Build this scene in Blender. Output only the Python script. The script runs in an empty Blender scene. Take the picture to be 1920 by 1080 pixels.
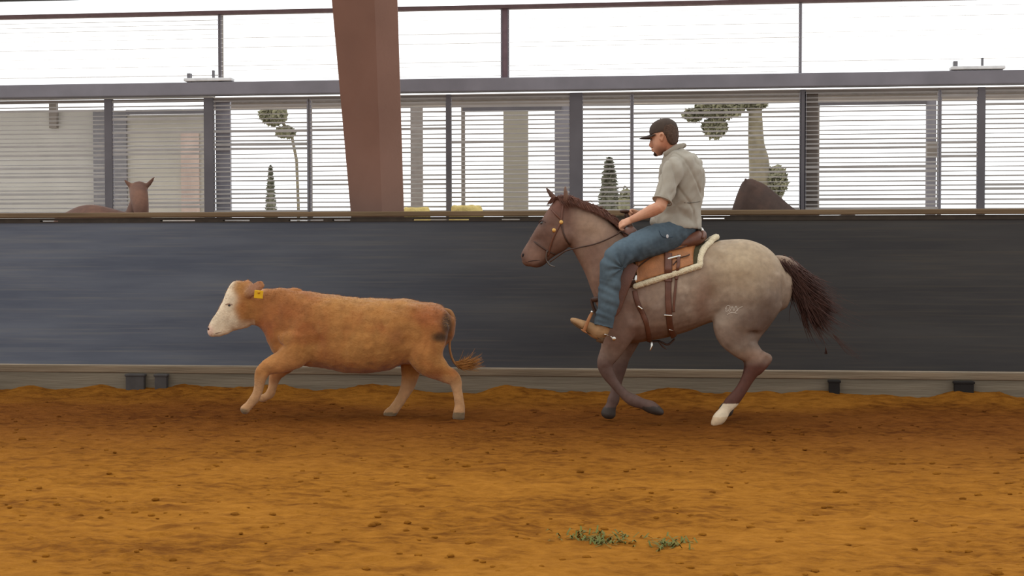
import bpy, bmesh, math, random
import numpy as np
from mathutils import Vector, Matrix, noise
from mathutils.bvhtree import BVHTree

S = bpy.context.scene
COL = S.collection
rnd = random.Random(7)
R = math.radians

# ------------------------------------------------------------------ camera
FPX, CAMH = 2667.0, 1.45
YAW, PITCH = R(6.5), math.atan(81 / 2667.0)
cam_data = bpy.data.cameras.new('camera')
cam_data.sensor_width = 36.0
cam_data.lens = FPX / 1920 * 36.0
cam = bpy.data.objects.new('camera', cam_data)
COL.objects.link(cam)
CAMPOS = Vector((0, 0, CAMH))
CAMROT = Matrix.Rotation(YAW, 4, 'Z') @ Matrix.Rotation(math.pi / 2 - PITCH, 4, 'X') @ Matrix.Rotation(R(-0.1), 4, 'Z')
cam.matrix_world = Matrix.Translation(CAMPOS) @ CAMROT
S.camera = cam
S.view_settings.view_transform = 'Standard'
S.view_settings.look = 'None'
S.view_settings.gamma = 1
S.view_settings.exposure = 0.1
S.view_settings.use_curve_mapping = False

# ------------------------------------------------------------------ world: bright overcast sky
W = bpy.data.worlds.new('sky'); S.world = W; W.use_nodes = True
nt = W.node_tree; nt.nodes.clear()
wo = nt.nodes.new('ShaderNodeOutputWorld'); bg = nt.nodes.new('ShaderNodeBackground')
tc = nt.nodes.new('ShaderNodeTexCoord'); sp = nt.nodes.new('ShaderNodeSeparateXYZ')
nt.links.new(tc.outputs['Generated'], sp.inputs[0])
mr = nt.nodes.new('ShaderNodeMapRange'); mr.interpolation_type = 'SMOOTHSTEP'
mr.inputs['From Min'].default_value = -0.9; mr.inputs['From Max'].default_value = 0.7
mr.inputs['To Min'].default_value = 0.92; mr.inputs['To Max'].default_value = 1.7
nt.links.new(sp.outputs['Y'], mr.inputs['Value'])
zr = nt.nodes.new('ShaderNodeMapRange'); zr.interpolation_type = 'SMOOTHSTEP'
zr.inputs['From Min'].default_value = 0.15; zr.inputs['From Max'].default_value = 0.95
zr.inputs['To Min'].default_value = 1.0; zr.inputs['To Max'].default_value = 0.95
nt.links.new(sp.outputs['Z'], zr.inputs['Value'])
mu = nt.nodes.new('ShaderNodeMath'); mu.operation = 'MULTIPLY'
nt.links.new(mr.outputs[0], mu.inputs[0]); nt.links.new(zr.outputs[0], mu.inputs[1])
bg.inputs['Color'].default_value = (0.97, 0.99, 1.0, 1)
nt.links.new(mu.outputs[0], bg.inputs['Strength'])
nt.links.new(bg.outputs[0], wo.inputs['Surface'])
sun_d = bpy.data.lights.new('sun', 'SUN'); sun_d.energy = 0.4; sun_d.angle = R(35); sun_d.color = (1.0, 0.93, 0.82)
sun = bpy.data.objects.new('sun', sun_d); COL.objects.link(sun)
sun.rotation_euler = (R(20), R(-32), R(0))

# ------------------------------------------------------------------ pixel -> place
FWD = Vector((-math.sin(YAW), math.cos(YAW), 0)); RGT = Vector((math.cos(YAW), math.sin(YAW), 0))
C3 = CAMROT.to_3x3()
def ray(px, py):
    return C3 @ Vector(((px - 960) / FPX, -(py - 540) / FPX, -1))
def at_depth(px, py, d):
    r = ray(px, py); return CAMPOS + r * (d / r.dot(FWD))
def at_y(px, py, Y):
    r = ray(px, py); return CAMPOS + r * (Y / r.y)
class Frame:
    """local frame of an animal: x to the right, y away, z up; base on the ground"""
    def __init__(s, px, depth, z0=0.0):
        s.d = depth; p = at_depth(px, 700, depth); s.base = Vector((p.x, p.y, z0)); s.sc = FPX / depth
    def p(s, px, py, o=0.0):
        w = at_depth(px, py, s.d + o) - s.base
        return Vector((w.dot(RGT), w.dot(FWD), w.z))
    def inv(s, v):      # local (x, y, z) -> approximate photo x, y
        w = s.base + RGT * v[0] + FWD * v[1] + Vector((0, 0, v[2])) - CAMPOS
        c = C3.transposed() @ w
        return 960 + FPX * c.x / -c.z, 540 - FPX * c.y / -c.z

# ------------------------------------------------------------------ materials
MATS = {}
def lin(c):
    return tuple((v / 255 / 12.92) if v / 255 <= .04045 else ((v / 255 + .055) / 1.055) ** 2.4 for v in c)
def mat(name, col, rough=.8, var=.12, scale=12, bump=0.0, bscale=60, metal=0.0, stretch=(1, 1, 1), attr=None,
        col2=None, spec=.3, sheen=0.0, transl=0.0, detail=4):
    if name in MATS: return MATS[name]
    m = bpy.data.materials.new(name); m.use_nodes = True; t = m.node_tree; n = t.nodes; b = n['Principled BSDF']
    b.inputs['Roughness'].default_value = rough; b.inputs['Metallic'].default_value = metal
    b.inputs['Specular IOR Level'].default_value = spec
    if sheen: b.inputs['Sheen Weight'].default_value = sheen
    tcn = n.new('ShaderNodeTexCoord'); mp = n.new('ShaderNodeMapping'); mp.inputs['Scale'].default_value = stretch
    t.links.new(tcn.outputs['Object'], mp.inputs['Vector'])
    ns = n.new('ShaderNodeTexNoise'); ns.inputs['Scale'].default_value = scale; ns.inputs['Detail'].default_value = detail
    t.links.new(mp.outputs[0], ns.inputs['Vector'])
    mx = n.new('ShaderNodeMix'); mx.data_type = 'RGBA'
    ra = n.new('ShaderNodeMapRange'); ra.inputs['From Min'].default_value = .3; ra.inputs['From Max'].default_value = .7
    t.links.new(ns.outputs['Fac'], ra.inputs['Value']); t.links.new(ra.outputs[0], mx.inputs['Factor'])
    if attr:
        a = n.new('ShaderNodeAttribute'); a.attribute_name = attr
        for k, f in ((6, 1 - var), (7, 1 + var)):
            g = n.new('ShaderNodeMix'); g.data_type = 'RGBA'; g.blend_type = 'MULTIPLY'; g.inputs['Factor'].default_value = 1
            t.links.new(a.outputs['Color'], g.inputs[6]); g.inputs[7].default_value = (f, f, f, 1)
            t.links.new(g.outputs[2], mx.inputs[k])
    else:
        c = lin(col)
        c2 = lin(col2) if col2 else tuple(v * (1 + var) for v in c)
        c1 = c if col2 else tuple(v * (1 - var) for v in c)
        mx.inputs[6].default_value = (*c1, 1); mx.inputs[7].default_value = (*c2, 1)
    t.links.new(mx.outputs[2], b.inputs['Base Color'])
    if bump:
        nb = n.new('ShaderNodeTexNoise'); nb.inputs['Scale'].default_value = bscale; nb.inputs['Detail'].default_value = 6
        t.links.new(mp.outputs[0], nb.inputs['Vector'])
        bp = n.new('ShaderNodeBump'); bp.inputs['Strength'].default_value = bump; bp.inputs['Distance'].default_value = .02
        t.links.new(nb.outputs['Fac'], bp.inputs['Height']); t.links.new(bp.outputs[0], b.inputs['Normal'])
    if transl:
        tr = n.new('ShaderNodeBsdfTranslucent'); t.links.new(mx.outputs[2], tr.inputs['Color'])
        ms = n.new('ShaderNodeMixShader'); ms.inputs[0].default_value = transl
        t.links.new(b.outputs[0], ms.inputs[1]); t.links.new(tr.outputs[0], ms.inputs[2])
        t.links.new(ms.outputs[0], n['Material Output'].inputs['Surface'])
    MATS[name] = m; return m

# ------------------------------------------------------------------ object helpers
def link(name, me, m=None, parent=None, smooth=True):
    o = bpy.data.objects.new(name, me); COL.objects.link(o)
    if m: me.materials.append(m)
    if smooth and isinstance(me, bpy.types.Mesh):
        for p in me.polygons: p.use_smooth = True
    if parent: o.parent = parent
    return o
def tag(o, label=None, cat=None, group=None, kind=None):
    for k, v in (('label', label), ('category', cat), ('group', group), ('kind', kind)):
        if v: o[k] = v
    return o
def empty(name, loc, rz=0, **k):
    o = bpy.data.objects.new(name, None); COL.objects.link(o); o.location = loc; o.rotation_euler = (0, 0, rz)
    o.empty_display_size = .1
    return tag(o, **k)
class MB:
    """collects vertices and faces of one mesh"""
    def __init__(s): s.v = []; s.f = []
    def add(s, vs, fs):
        o = len(s.v); s.v += [tuple(v) for v in vs]; s.f += [tuple(i + o for i in f) for f in fs]
    def box(s, x0, x1, y0, y1, z0, z1):
        s.add([(x, y, z) for x in (x0, x1) for y in (y0, y1) for z in (z0, z1)],
              [(0, 1, 3, 2), (4, 6, 7, 5), (0, 4, 5, 1), (2, 3, 7, 6), (0, 2, 6, 4), (1, 5, 7, 3)])
    def rings(s, rings, cap=True):
        n = len(rings[0]); o = len(s.v)
        for r in rings: s.v += [tuple(p) for p in r]
        for i in range(len(rings) - 1):
            for j in range(n):
                k = (j + 1) % n
                s.f.append((o + i * n + j, o + i * n + k, o + (i + 1) * n + k, o + (i + 1) * n + j))
        if cap:
            s.f.append(tuple(o + j for j in range(n))[::-1]); s.f.append(tuple(o + (len(rings) - 1) * n + j for j in range(n)))
    def tube(s, pts, rad, seg=12, sub=4, lat=None, ref=(0, 1, 0), roundcap=True):
        """swept tube through pts; rad in-plane radii, lat lateral radii"""
        P = [list(p) + [r, (lat[i] if lat else r)] for i, (p, r) in enumerate(zip(pts, rad))]
        P = catmull(P, sub) if len(P) > 2 and sub > 1 else P
        C = [Vector(p[:3]) for p in P]; rings = []
        for i, c in enumerate(C):
            t = (C[min(i + 1, len(C) - 1)] - C[max(i - 1, 0)])
            t = t.normalized() if t.length > 1e-9 else Vector((0, 0, 1))
            v = Vector(ref); v = v - t * v.dot(t)
            if v.length < 1e-3: v = Vector((1, 0, 0)) - t * t.x
            v.normalize(); u = t.cross(v)
            rings.append((c, t, u, v, P[i][3], P[i][4]))
        out = []
        def ring(c, u, v, a, b):
            return [c + u * (a * math.cos(2 * math.pi * k / seg)) + v * (b * math.sin(2 * math.pi * k / seg)) for k in range(seg)]
        if roundcap:
            c, t, u, v, a, b = rings[0]; q = min(a, b)
            out += [ring(c - t * q * .75, u, v, a * .35, b * .35), ring(c - t * q * .5, u, v, a * .75, b * .75)]
        out += [ring(c, u, v, a, b) for c, t, u, v, a, b in rings]
        if roundcap:
            c, t, u, v, a, b = rings[-1]; q = min(a, b)
            out += [ring(c + t * q * .5, u, v, a * .75, b * .75), ring(c + t * q * .75, u, v, a * .35, b * .35)]
        s.rings(out)
    def ell(s, c, r, rot=None, seg=20):
        c = Vector(c); rr = []
        for i in range(1, seg // 2):
            a = math.pi * i / (seg // 2)
            ring = []
            for k in range(seg):
                b = 2 * math.pi * k / seg
                v = Vector((r[0] * math.sin(a) * math.cos(b), r[1] * math.sin(a) * math.sin(b), r[2] * math.cos(a)))
                ring.append(c + (rot @ v if rot else v))
            rr.append(ring)
        s.rings(rr)
    def mesh(s, name='m'):
        me = bpy.data.meshes.new(name); me.from_pydata(s.v, [], s.f); me.update(); return me
    def build(s, name, m, parent=None, smooth=True, bevel=0):
        o = link(name, s.mesh(name), m, parent, smooth)
        if bevel:
            b = o.modifiers.new('bevel', 'BEVEL'); b.width = bevel; b.segments = 2; b.limit_method = 'ANGLE'
        return o
def catmull(P, n):
    P = [np.array(p, float) for p in P]; out = []
    for i in range(len(P) - 1):
        p0, p1, p2, p3 = P[max(i - 1, 0)], P[i], P[i + 1], P[min(i + 2, len(P) - 1)]
        for k in range(n):
            t = k / n
            out.append(.5 * (2 * p1 + (p2 - p0) * t + (2 * p0 - 5 * p1 + 4 * p2 - p3) * t * t + (3 * p1 - p0 - 3 * p2 + p3) * t ** 3))
    out.append(P[-1]); return out
def loft(mb, F, st, seg=28, sub=4, yo=0.0):
    """stations (ax, ay, bx, by, half width, skew): outline points in the photo of the two edges of a body section"""
    st = [list(s) + [0.0] * (7 - len(s)) for s in st]
    rings = []
    for q in catmull(st, sub):
        A = F.p(q[0], q[1], yo + q[6]); B = F.p(q[2], q[3], yo + q[6]); c = (A + B) / 2; u = (A - B) / 2
        r = []
        for k in range(seg):
            t = 2 * math.pi * k / seg; ct, stt = math.cos(t), math.sin(t)
            e = .88
            cu = math.copysign(abs(ct) ** e, ct); sv = math.copysign(abs(stt) ** e, stt)
            r.append(c + u * cu + Vector((0, max(q[4], .004) * sv * (1 - q[5] * cu), 0)))
        rings.append(r)
    # rounded ends
    def shrink(r, o, k, d):
        c = sum(r, Vector()) / len(r); c2 = sum(o, Vector()) / len(o); t = (c - c2).normalized()
        return [c + (p - c) * k + t * d for p in r]
    first, last = rings[0], rings[-1]
    d0 = (first[0] - first[seg // 2]).length * .16; d1 = (last[0] - last[seg // 2]).length * .16
    rings = [shrink(first, rings[1], .45, d0 * 1.4), shrink(first, rings[1], .8, d0)] + rings + [shrink(last, rings[-2], .8, d1), shrink(last, rings[-2], .45, d1 * 1.4)]
    mb.rings(rings)
def limb(mb, F, ch, seg=16, sub=4, side=1):
    """chain of (px, py, radius px, lateral radius m, offset away)"""
    pts = [F.p(c[0], c[1], c[4]) for c in ch]
    mb.tube(pts, [c[2] / F.sc for c in ch], seg, sub, [c[3] for c in ch])
def remesh(mb, voxel, smooth=6, fac=.5):
    me = mb.mesh(); o = bpy.data.objects.new('tmp', me); COL.objects.link(o)
    r = o.modifiers.new('r', 'REMESH'); r.mode = 'VOXEL'; r.voxel_size = voxel; r.adaptivity = 0
    if smooth:
        sm = o.modifiers.new('s', 'SMOOTH'); sm.iterations = smooth; sm.factor = fac
    dg = bpy.context.evaluated_depsgraph_get(); dg.update()
    out = bpy.data.meshes.new_from_object(o.evaluated_get(dg))
    bpy.data.objects.remove(o); bpy.data.meshes.remove(me)
    return out
def arr(me):
    a = np.empty(len(me.vertices) * 3); me.vertices.foreach_get('co', a); a = a.reshape(-1, 3)
    n = np.empty(len(me.vertices) * 3); me.vertices.foreach_get('normal', n); return a, n.reshape(-1, 3)
def setco(me, a):
    me.vertices.foreach_set('co', a.ravel()); me.update()
def sculpt(me, dabs, F=None):
    """dabs: (centre, radius, amount, stretch) pushes along the normal"""
    a, n = arr(me); out = a.copy()
    for d in dabs:
        c = np.array(d[0]); st = np.array(d[3] if len(d) > 3 else (1, 1, 1))
        q = (((a - c) / st) ** 2).sum(1) / d[1] ** 2
        out += n * (d[2] * np.exp(-q * 1.5))[:, None]
    setco(me, out)
def wobble(me, amp, sc, st=(1, 1, 1), seed=0):
    a, n = arr(me)
    h = np.array([noise.noise(Vector((p[0] * sc * st[0] + seed, p[1] * sc * st[1], p[2] * sc * st[2]))) for p in a])
    setco(me, a + n * (h * amp)[:, None])
def paint(me, F, fn):
    a, n = arr(me); at = me.color_attributes.new('coat', 'FLOAT_COLOR', 'POINT')
    w = np.outer(a[:, 0], RGT) + np.outer(a[:, 1], FWD) + np.outer(a[:, 2], (0, 0, 1)) + np.array(F.base) - np.array(CAMPOS)
    c = w @ np.array(C3)
    px = 960 + FPX * c[:, 0] / -c[:, 2]; py = 540 - FPX * c[:, 1] / -c[:, 2]
    col = fn(px, py, a)
    at.data.foreach_set('color', np.concatenate([col, np.ones((len(a), 1))], 1).ravel())
def blob(px, py, x, y, rx, ry, soft=1.0, rot=0):
    c, s = math.cos(rot), math.sin(rot); dx, dy = px - x, py - y
    q = np.sqrt(((dx * c + dy * s) / rx) ** 2 + ((-dx * s + dy * c) / ry) ** 2)
    return 1 / (1 + np.exp((q - 1) * 6 / soft))
def mixc(col, c, w):
    return col * (1 - w[:, None]) + np.array(lin(c))[None, :] * w[:, None]
def nz(a, sc, seed=0):
    return np.array([noise.fractal(Vector((p[0] * sc + seed, p[1] * sc, p[2] * sc)), 1, 2, 3) for p in a])
def bvh(me):
    return BVHTree.FromPolygons([v.co[:] for v in me.vertices], [p.vertices[:] for p in me.polygons])
def strands(mb, lst, seg=4):
    for pts, r in lst:
        n = len(pts); mb.tube(pts, [r * (1 - .85 * (i / (n - 1)) ** 2) for i in range(n)], seg, 2, roundcap=False)

# ================================================================== SETTING
WY = 13.25      # arena wall plane
SY = 15.2       # louvred screen plane
def grid_axis(lo, a, b, hi, d, D):
    return np.concatenate([np.arange(lo, a, D), np.arange(a, b, d), np.arange(b, hi + D * .5, D)])
gx = grid_axis(-20, -8.6, 5.6, 16, .045, .8); gy = grid_axis(-3, 4.4, 13.26, 13.3, .035, .6)
gy = gy[gy < 13.3]
def sstep(t): t = min(max(t, 0), 1); return t * t * (3 - 2 * t)
def ground_z(x, y, fine=True):
    z = .055 * sstep((y - 12.35) / .8) * (1 + .9 * noise.noise(Vector((x * 1.3, 5, y * .5))))
    z += .05 * sstep((y - 12.95) / .3) * max(0, .6 + 1.2 * noise.noise(Vector((x * 3.1, 1.5, 0))))
    if fine:
        z += .014 * noise.noise(Vector((x * 3, y * 3, 0))) + .012 * noise.noise(Vector((x * 9, y * 9, 3)))
        c = noise.noise(Vector((x * 17, y * 17, 8))); z += .020 * max(0, c - .05) + .004 * noise.noise(Vector((x * 40, y * 40, 0)))
        z -= .022 * max(0, noise.noise(Vector((x * 5.5, y * 5.5, 31))) - .25)
    return z
gv = [(x, y, ground_z(x, y)) for y in gy for x in gx]
nx = len(gx)
gf = [(j * nx + i, j * nx + i + 1, (j + 1) * nx + i + 1, (j + 1) * nx + i) for j in range(len(gy) - 1) for i in range(nx - 1)]
me = bpy.data.meshes.new('floor'); me.from_pydata(gv, [], gf)
dirt = bpy.data.materials.new('arena_dirt'); dirt.use_nodes = True
t = dirt.node_tree; n = t.nodes; b = n['Principled BSDF']; b.inputs['Roughness'].default_value = .95; b.inputs['Specular IOR Level'].default_value = .03
def N(kind, **k):
    q = n.new(kind)
    for kk, v in k.items(): q.inputs[kk].default_value = v
    return q
tcn = n.new('ShaderNodeTexCoord')
n1 = N('ShaderNodeTexNoise', Scale=1.1, Detail=5.0); n2 = N('ShaderNodeTexNoise', Scale=14.0, Detail=6.0, Roughness=.65)
mpg = n.new('ShaderNodeMapping'); mpg.inputs['Scale'].default_value = (.55, 1, 1)
t.links.new(tcn.outputs['Object'], mpg.inputs[0])
for q in (n1, n2): t.links.new(mpg.outputs[0], q.inputs['Vector'])
cr = n.new('ShaderNodeValToRGB'); e = cr.color_ramp.elements
e[0].position = .36; e[0].color = (*lin((104, 62, 18)), 1); e[1].position = .64; e[1].color = (*lin((160, 106, 38)), 1)
m1 = e = cr.color_ramp.elements.new(.48); m1.color = (*lin((140, 90, 29)), 1)
mxn = n.new('ShaderNodeMath'); mxn.operation = 'MULTIPLY_ADD'; mxn.inputs[1].default_value = .6
mb2 = n.new('ShaderNodeMath'); mb2.operation = 'MULTIPLY'; mb2.inputs[1].default_value = .4
t.links.new(n1.outputs['Fac'], mb2.inputs[0]); t.links.new(n2.outputs['Fac'], mxn.inputs[0]); t.links.new(mb2.outputs[0], mxn.inputs[2])
t.links.new(mxn.outputs[0], cr.inputs['Fac'])
# darker, redder band along the rail
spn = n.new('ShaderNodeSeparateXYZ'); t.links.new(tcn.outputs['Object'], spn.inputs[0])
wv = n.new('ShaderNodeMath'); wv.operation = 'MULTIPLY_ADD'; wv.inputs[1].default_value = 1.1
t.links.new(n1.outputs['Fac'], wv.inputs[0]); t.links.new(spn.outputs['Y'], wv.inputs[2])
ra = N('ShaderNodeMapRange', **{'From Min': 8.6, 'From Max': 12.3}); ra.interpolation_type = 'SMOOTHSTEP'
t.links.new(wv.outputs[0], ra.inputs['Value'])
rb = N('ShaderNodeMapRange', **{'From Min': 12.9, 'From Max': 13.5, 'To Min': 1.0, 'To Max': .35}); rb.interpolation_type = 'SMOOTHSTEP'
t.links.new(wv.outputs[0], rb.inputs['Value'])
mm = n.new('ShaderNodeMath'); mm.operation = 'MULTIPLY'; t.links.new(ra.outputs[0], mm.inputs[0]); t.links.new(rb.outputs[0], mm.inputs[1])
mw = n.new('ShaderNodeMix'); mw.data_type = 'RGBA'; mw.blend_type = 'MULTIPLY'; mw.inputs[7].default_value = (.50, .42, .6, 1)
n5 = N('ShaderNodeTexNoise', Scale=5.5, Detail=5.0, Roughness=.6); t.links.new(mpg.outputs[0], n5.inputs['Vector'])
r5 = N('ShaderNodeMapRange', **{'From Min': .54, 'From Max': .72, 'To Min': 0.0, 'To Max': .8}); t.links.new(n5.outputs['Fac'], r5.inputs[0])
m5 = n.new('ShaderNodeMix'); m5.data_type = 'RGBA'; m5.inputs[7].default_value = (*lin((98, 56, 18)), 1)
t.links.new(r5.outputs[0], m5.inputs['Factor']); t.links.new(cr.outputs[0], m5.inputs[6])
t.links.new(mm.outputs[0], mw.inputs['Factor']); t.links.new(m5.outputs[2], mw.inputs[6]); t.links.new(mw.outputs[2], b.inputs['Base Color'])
nb = N('ShaderNodeTexNoise', Scale=45.0, Detail=8.0); t.links.new(tcn.outputs['Object'], nb.inputs['Vector'])
bp = N('ShaderNodeBump', Strength=.7, Distance=.02); t.links.new(nb.outputs['Fac'], bp.inputs['Height']); t.links.new(bp.outputs[0], b.inputs['Normal'])
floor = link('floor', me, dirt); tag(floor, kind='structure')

# loose clods on the dirt
mb = MB()
for i in range(900):
    y = rnd.uniform(4.9, 12.6); x = rnd.uniform(-.62 * y - .2, .36 * y + .3); r = rnd.uniform(.006, .017) * (1 if rnd.random() < .9 else 1.5)
    z = ground_z(x, y)
    vs = []; fs = []
    rr = []
    for a in (.5, 1.1, 1.7, 2.4):
        rr.append([(x + r * 1.3 * math.sin(a) * math.cos(k * 1.047) * rnd.uniform(.75, 1.2), y + r * math.sin(a) * math.sin(k * 1.047) * rnd.uniform(.75, 1.2), z + r * .7 * math.cos(a) + r * .1) for k in range(6)])
    mb.rings(rr)
tag(mb.build('dirt_clods', dirt), 'loose brown dirt clods scattered over the arena footing', 'dirt', kind='stuff')

# grass scraps near the camera
mb = MB()
def tuft(px, py, wpx, nn):
    c = at_depth(px, py, 1); r = ray(px, py); s = -CAMH / r.z; p = CAMPOS + r * s
    out = MB()
    for i in range(nn):
        x = p.x + rnd.gauss(0, wpx / 380 * .45); y = p.y + rnd.gauss(0, .07); z = ground_z(x, y)
        a = rnd.uniform(0, 6.28); L = rnd.uniform(.03, .075); dx, dy = math.cos(a) * L, math.sin(a) * L; w = .004
        h = rnd.uniform(.006, .03)
        out.add([(x - dy / L * w, y + dx / L * w, z + .003), (x + dy / L * w, y - dx / L * w, z + .003), (x + dx * .6 + dy / L * w, y + dy * .6 - dx / L * w, z + h), (x + dx * .6 - dy / L * w, y + dy * .6 + dx / L * w, z + h), (x + dx, y + dy, z + h * .6)], [(0, 1, 2, 3), (3, 2, 4)])
    return out
gm = mat('grass', (92, 92, 34), .8, .3, 30)
tag(tuft(1130, 1012, 75, 150).build('grass_tuft', gm), 'larger green grass scrap lying on the dirt', 'grass', kind='stuff')
tag(tuft(1255, 1022, 40, 60).build('grass_tuft', gm), 'smaller green grass scrap lying on the dirt, right of the larger one', 'grass', kind='stuff')

# ---- arena wall: dark belting, plank kickboards, cap rail
zr_ = lambda py, Y=WY: at_y(960, py, Y).z
def wx(px, Y=WY, py=600): return at_y(px, py, Y).x
XL, XR = -14.5, 9.5
mb = MB(); mb.box(XL, XR, WY, WY + .06, zr_(690), zr_(413))
belt = bpy.data.materials.new('belting'); belt.use_nodes = True; t = belt.node_tree; n = t.nodes; b = n['Principled BSDF']
b.inputs['Roughness'].default_value = .72; b.inputs['Specular IOR Level'].default_value = .3
tcn = n.new('ShaderNodeTexCoord'); mp = n.new('ShaderNodeMapping'); mp.inputs['Scale'].default_value = (.35, 1, 3.2)
t.links.new(tcn.outputs['Object'], mp.inputs[0])
n1 = N('ShaderNodeTexNoise', Scale=1.6, Detail=6.0, Roughness=.6); t.links.new(mp.outputs[0], n1.inputs['Vector'])
cr = n.new('ShaderNodeValToRGB'); e = cr.color_ramp.elements
e[0].position = .35; e[0].color = (*lin((86, 84, 88)), 1); e[1].position = .72; e[1].color = (*lin((108, 104, 104)), 1)
t.links.new(n1.outputs['Fac'], cr.inputs[0])
mp2 = n.new('ShaderNodeMapping'); mp2.inputs['Scale'].default_value = (.5, 1, 26); t.links.new(tcn.outputs['Object'], mp2.inputs[0])
n2 = N('ShaderNodeTexNoise', Scale=2.0, Detail=5.0); t.links.new(mp2.outputs[0], n2.inputs['Vector'])
mg = n.new('ShaderNodeMix'); mg.data_type = 'RGBA'; mg.inputs[7].default_value = (*lin((122, 112, 102)), 1)
rg = N('ShaderNodeMapRange', **{'From Min': .5, 'From Max': .75, 'To Max': .55}); t.links.new(n2.outputs['Fac'], rg.inputs[0]); t.links.new(rg.outputs[0], mg.inputs['Factor'])
t.links.new(cr.outputs[0], mg.inputs[6])
# darker and more neutral towards the right end, bluer and paler at the left
spn = n.new('ShaderNodeSeparateXYZ'); t.links.new(tcn.outputs['Object'], spn.inputs[0])
rx = N('ShaderNodeMapRange', **{'From Min': -6.5, 'From Max': .4}); rx.interpolation_type = 'SMOOTHSTEP'; t.links.new(spn.outputs['X'], rx.inputs[0])
tint = n.new('ShaderNodeMix'); tint.data_type = 'RGBA'; tint.inputs[6].default_value = (.97, 1.17, 1.42, 1); tint.inputs[7].default_value = (.42, .43, .40, 1)
t.links.new(rx.outputs[0], tint.inputs['Factor'])
mt = n.new('ShaderNodeMix'); mt.data_type = 'RGBA'; mt.blend_type = 'MULTIPLY'; mt.inputs['Factor'].default_value = 1
t.links.new(mg.outputs[2], mt.inputs[6]); t.links.new(tint.outputs[2], mt.inputs[7]); t.links.new(mt.outputs[2], b.inputs['Base Color'])
wall = mb.build('wall_back', belt, smooth=False); tag(wall, kind='structure')
wood = mat('weathered_plank', (98, 80, 60), .85, .25, 6, .25, 30, stretch=(.25, 1, 3))
capm = mat('cap_rail_wood', (112, 92, 68), .8, .25, 5, .2, 30, stretch=(.2, 1, 3))
# cap rail in planks; a gap beneath it lets daylight through here and there
mb = MB(); mb.box(XL, XR, WY - .03, WY + .13, zr_(405), zr_(395.5)); tag(mb.build('trim_1', capm, smooth=False, bevel=.008), kind='structure')
mb = MB()
prev = XL
zt, zb = zr_(406), zr_(414.5)
gaps = [(78, 112), (303, 368), (420, 470), (543, 608), (625, 658), (775, 880), (940, 975), (1318, 1358)]
for a, c in gaps:
    xa, xc = wx(a), wx(c); mb.box(prev, xa, WY - .012, WY + .055, zb, zt); prev = xc
mb.box(prev, XR, WY - .012, WY + .055, zb, zt)
for a, c in gaps: mb.box(wx(a), wx(c), WY - .012, WY + .055, zb, zr_(412.6))
for a, c in gaps: mb.box(wx(a), wx(c), WY - .012, WY + .055, zr_(410.2), zt)
tag(mb.build('trim_2', mat('under_rail', (64, 56, 48), .9, .2), smooth=False), kind='structure')
# kickboards
kb = mat('kickboard', (124, 108, 88), .9, .25, 5, .3, 24, stretch=(.2, 1, 3))
mb = MB(); mb.box(XL, XR, WY - .016, WY + .03, zr_(705), zr_(692)); tag(mb.build('baseboard_upper', kb, smooth=False, bevel=.006), kind='structure')
mb = MB(); mb.box(XL, XR, WY - .008, WY + .03, -.1, zr_(704)); tag(mb.build('baseboard_lower', mat('kickboard_low', (118, 108, 92), .9, .25, 4, .3, 20, stretch=(.2, 1, 3)), smooth=False), kind='structure')
mb = MB(); mb.box(XL, XR, WY - .004, WY + .02, zr_(691.6), zr_(689.4)); tag(mb.build('trim_3', mat('daylight_line', (170, 156, 136), .5, .3, 2), smooth=False), kind='structure')  # pale strip stands in for daylight through the gap below the belting
blk = mat('rubber_block', (34, 30, 28), .9); blk2 = mat('rubber_block_grey', (72, 68, 66), .9)  # paler grey for the two left blocks
for i, (px, w, l) in enumerate(((258, 34, 'at the far left, beside the paler stains'), (306, 22, 'right next to the leftmost block'), (1563, 20, 'below the tail of the ridden horse'), (1805, 36, 'nearest the right edge'))):
    mb = MB(); xa = wx(px - w / 2, WY, 720); xb = wx(px + w / 2, WY, 720)
    mb.box(xa, xb, WY - .075, WY - .018, .0, zr_(706)); mb.box(xa - .01, xb + .01, WY - .08, WY - .018, zr_(711), zr_(706.5))
    tag(mb.build('support_block', blk2 if i < 2 else blk, smooth=False, bevel=.006), 'dark support block at the wall foot, ' + l, 'block', 'support blocks along the kickboard')

# ---- ground beyond the wall
mb = MB(); mb.box(-60, 45, WY + .2, 80, -.1, .12)
tag(mb.build('ground_outside', mat('pale_gravel', (232, 226, 214), .95, .06, 2), smooth=False), kind='structure')

# ---- steel column
F0 = None
colm = mat('column_steel', (140, 106, 92), .62, .1, 1.6, .1, 20, spec=.4)
ct = empty('steel_column', at_y(707, 392, WY + .35).xyz * 1, label='broad rust brown tapered steel column rising behind the arena wall', cat='column')
ct.location.z = .1
def colpt(px, py, d): return at_depth(px, py, d) - ct.location
dA, dB = 14.0, 13.0     # the inner flange leans inwards as it rises
def flange_ring(z0, L0, L1, d, th):
    return [(L0.x, L0.y, z0), (L1.x, L1.y, z0), (L1.x + FWD.x * th, L1.y + FWD.y * th, z0), (L0.x + FWD.x * th, L0.y + FWD.y * th, z0)]
mb = MB(); rr = []
zt_ = 4.6
def lerp(a, b, t): return a + (b - a) * t
for k in range(6):
    t_ = -.9 + k * .42                     # 0 at y=392, 1 at y=0
    py = 392 * (1 - t_); d = lerp(dA, dB, t_)
    a = at_depth(lerp(657, 622, t_), py, d); c = at_depth(lerp(757, 745, t_), py, d)
    z = max(a.z, .12); l = ct.location
    e_ = at_depth(lerp(716, 702, t_), py, d - .17)
    q_ = [Vector((v.x - l.x, v.y - l.y, z - l.z)) for v in (a, e_, c)]
    rr.append(q_ + [v + FWD * .03 for v in q_[::-1]])
mb.rings(rr); mb.build('inner_flange', colm, ct, False)
mb = MB(); r2 = []; r3 = []
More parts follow.
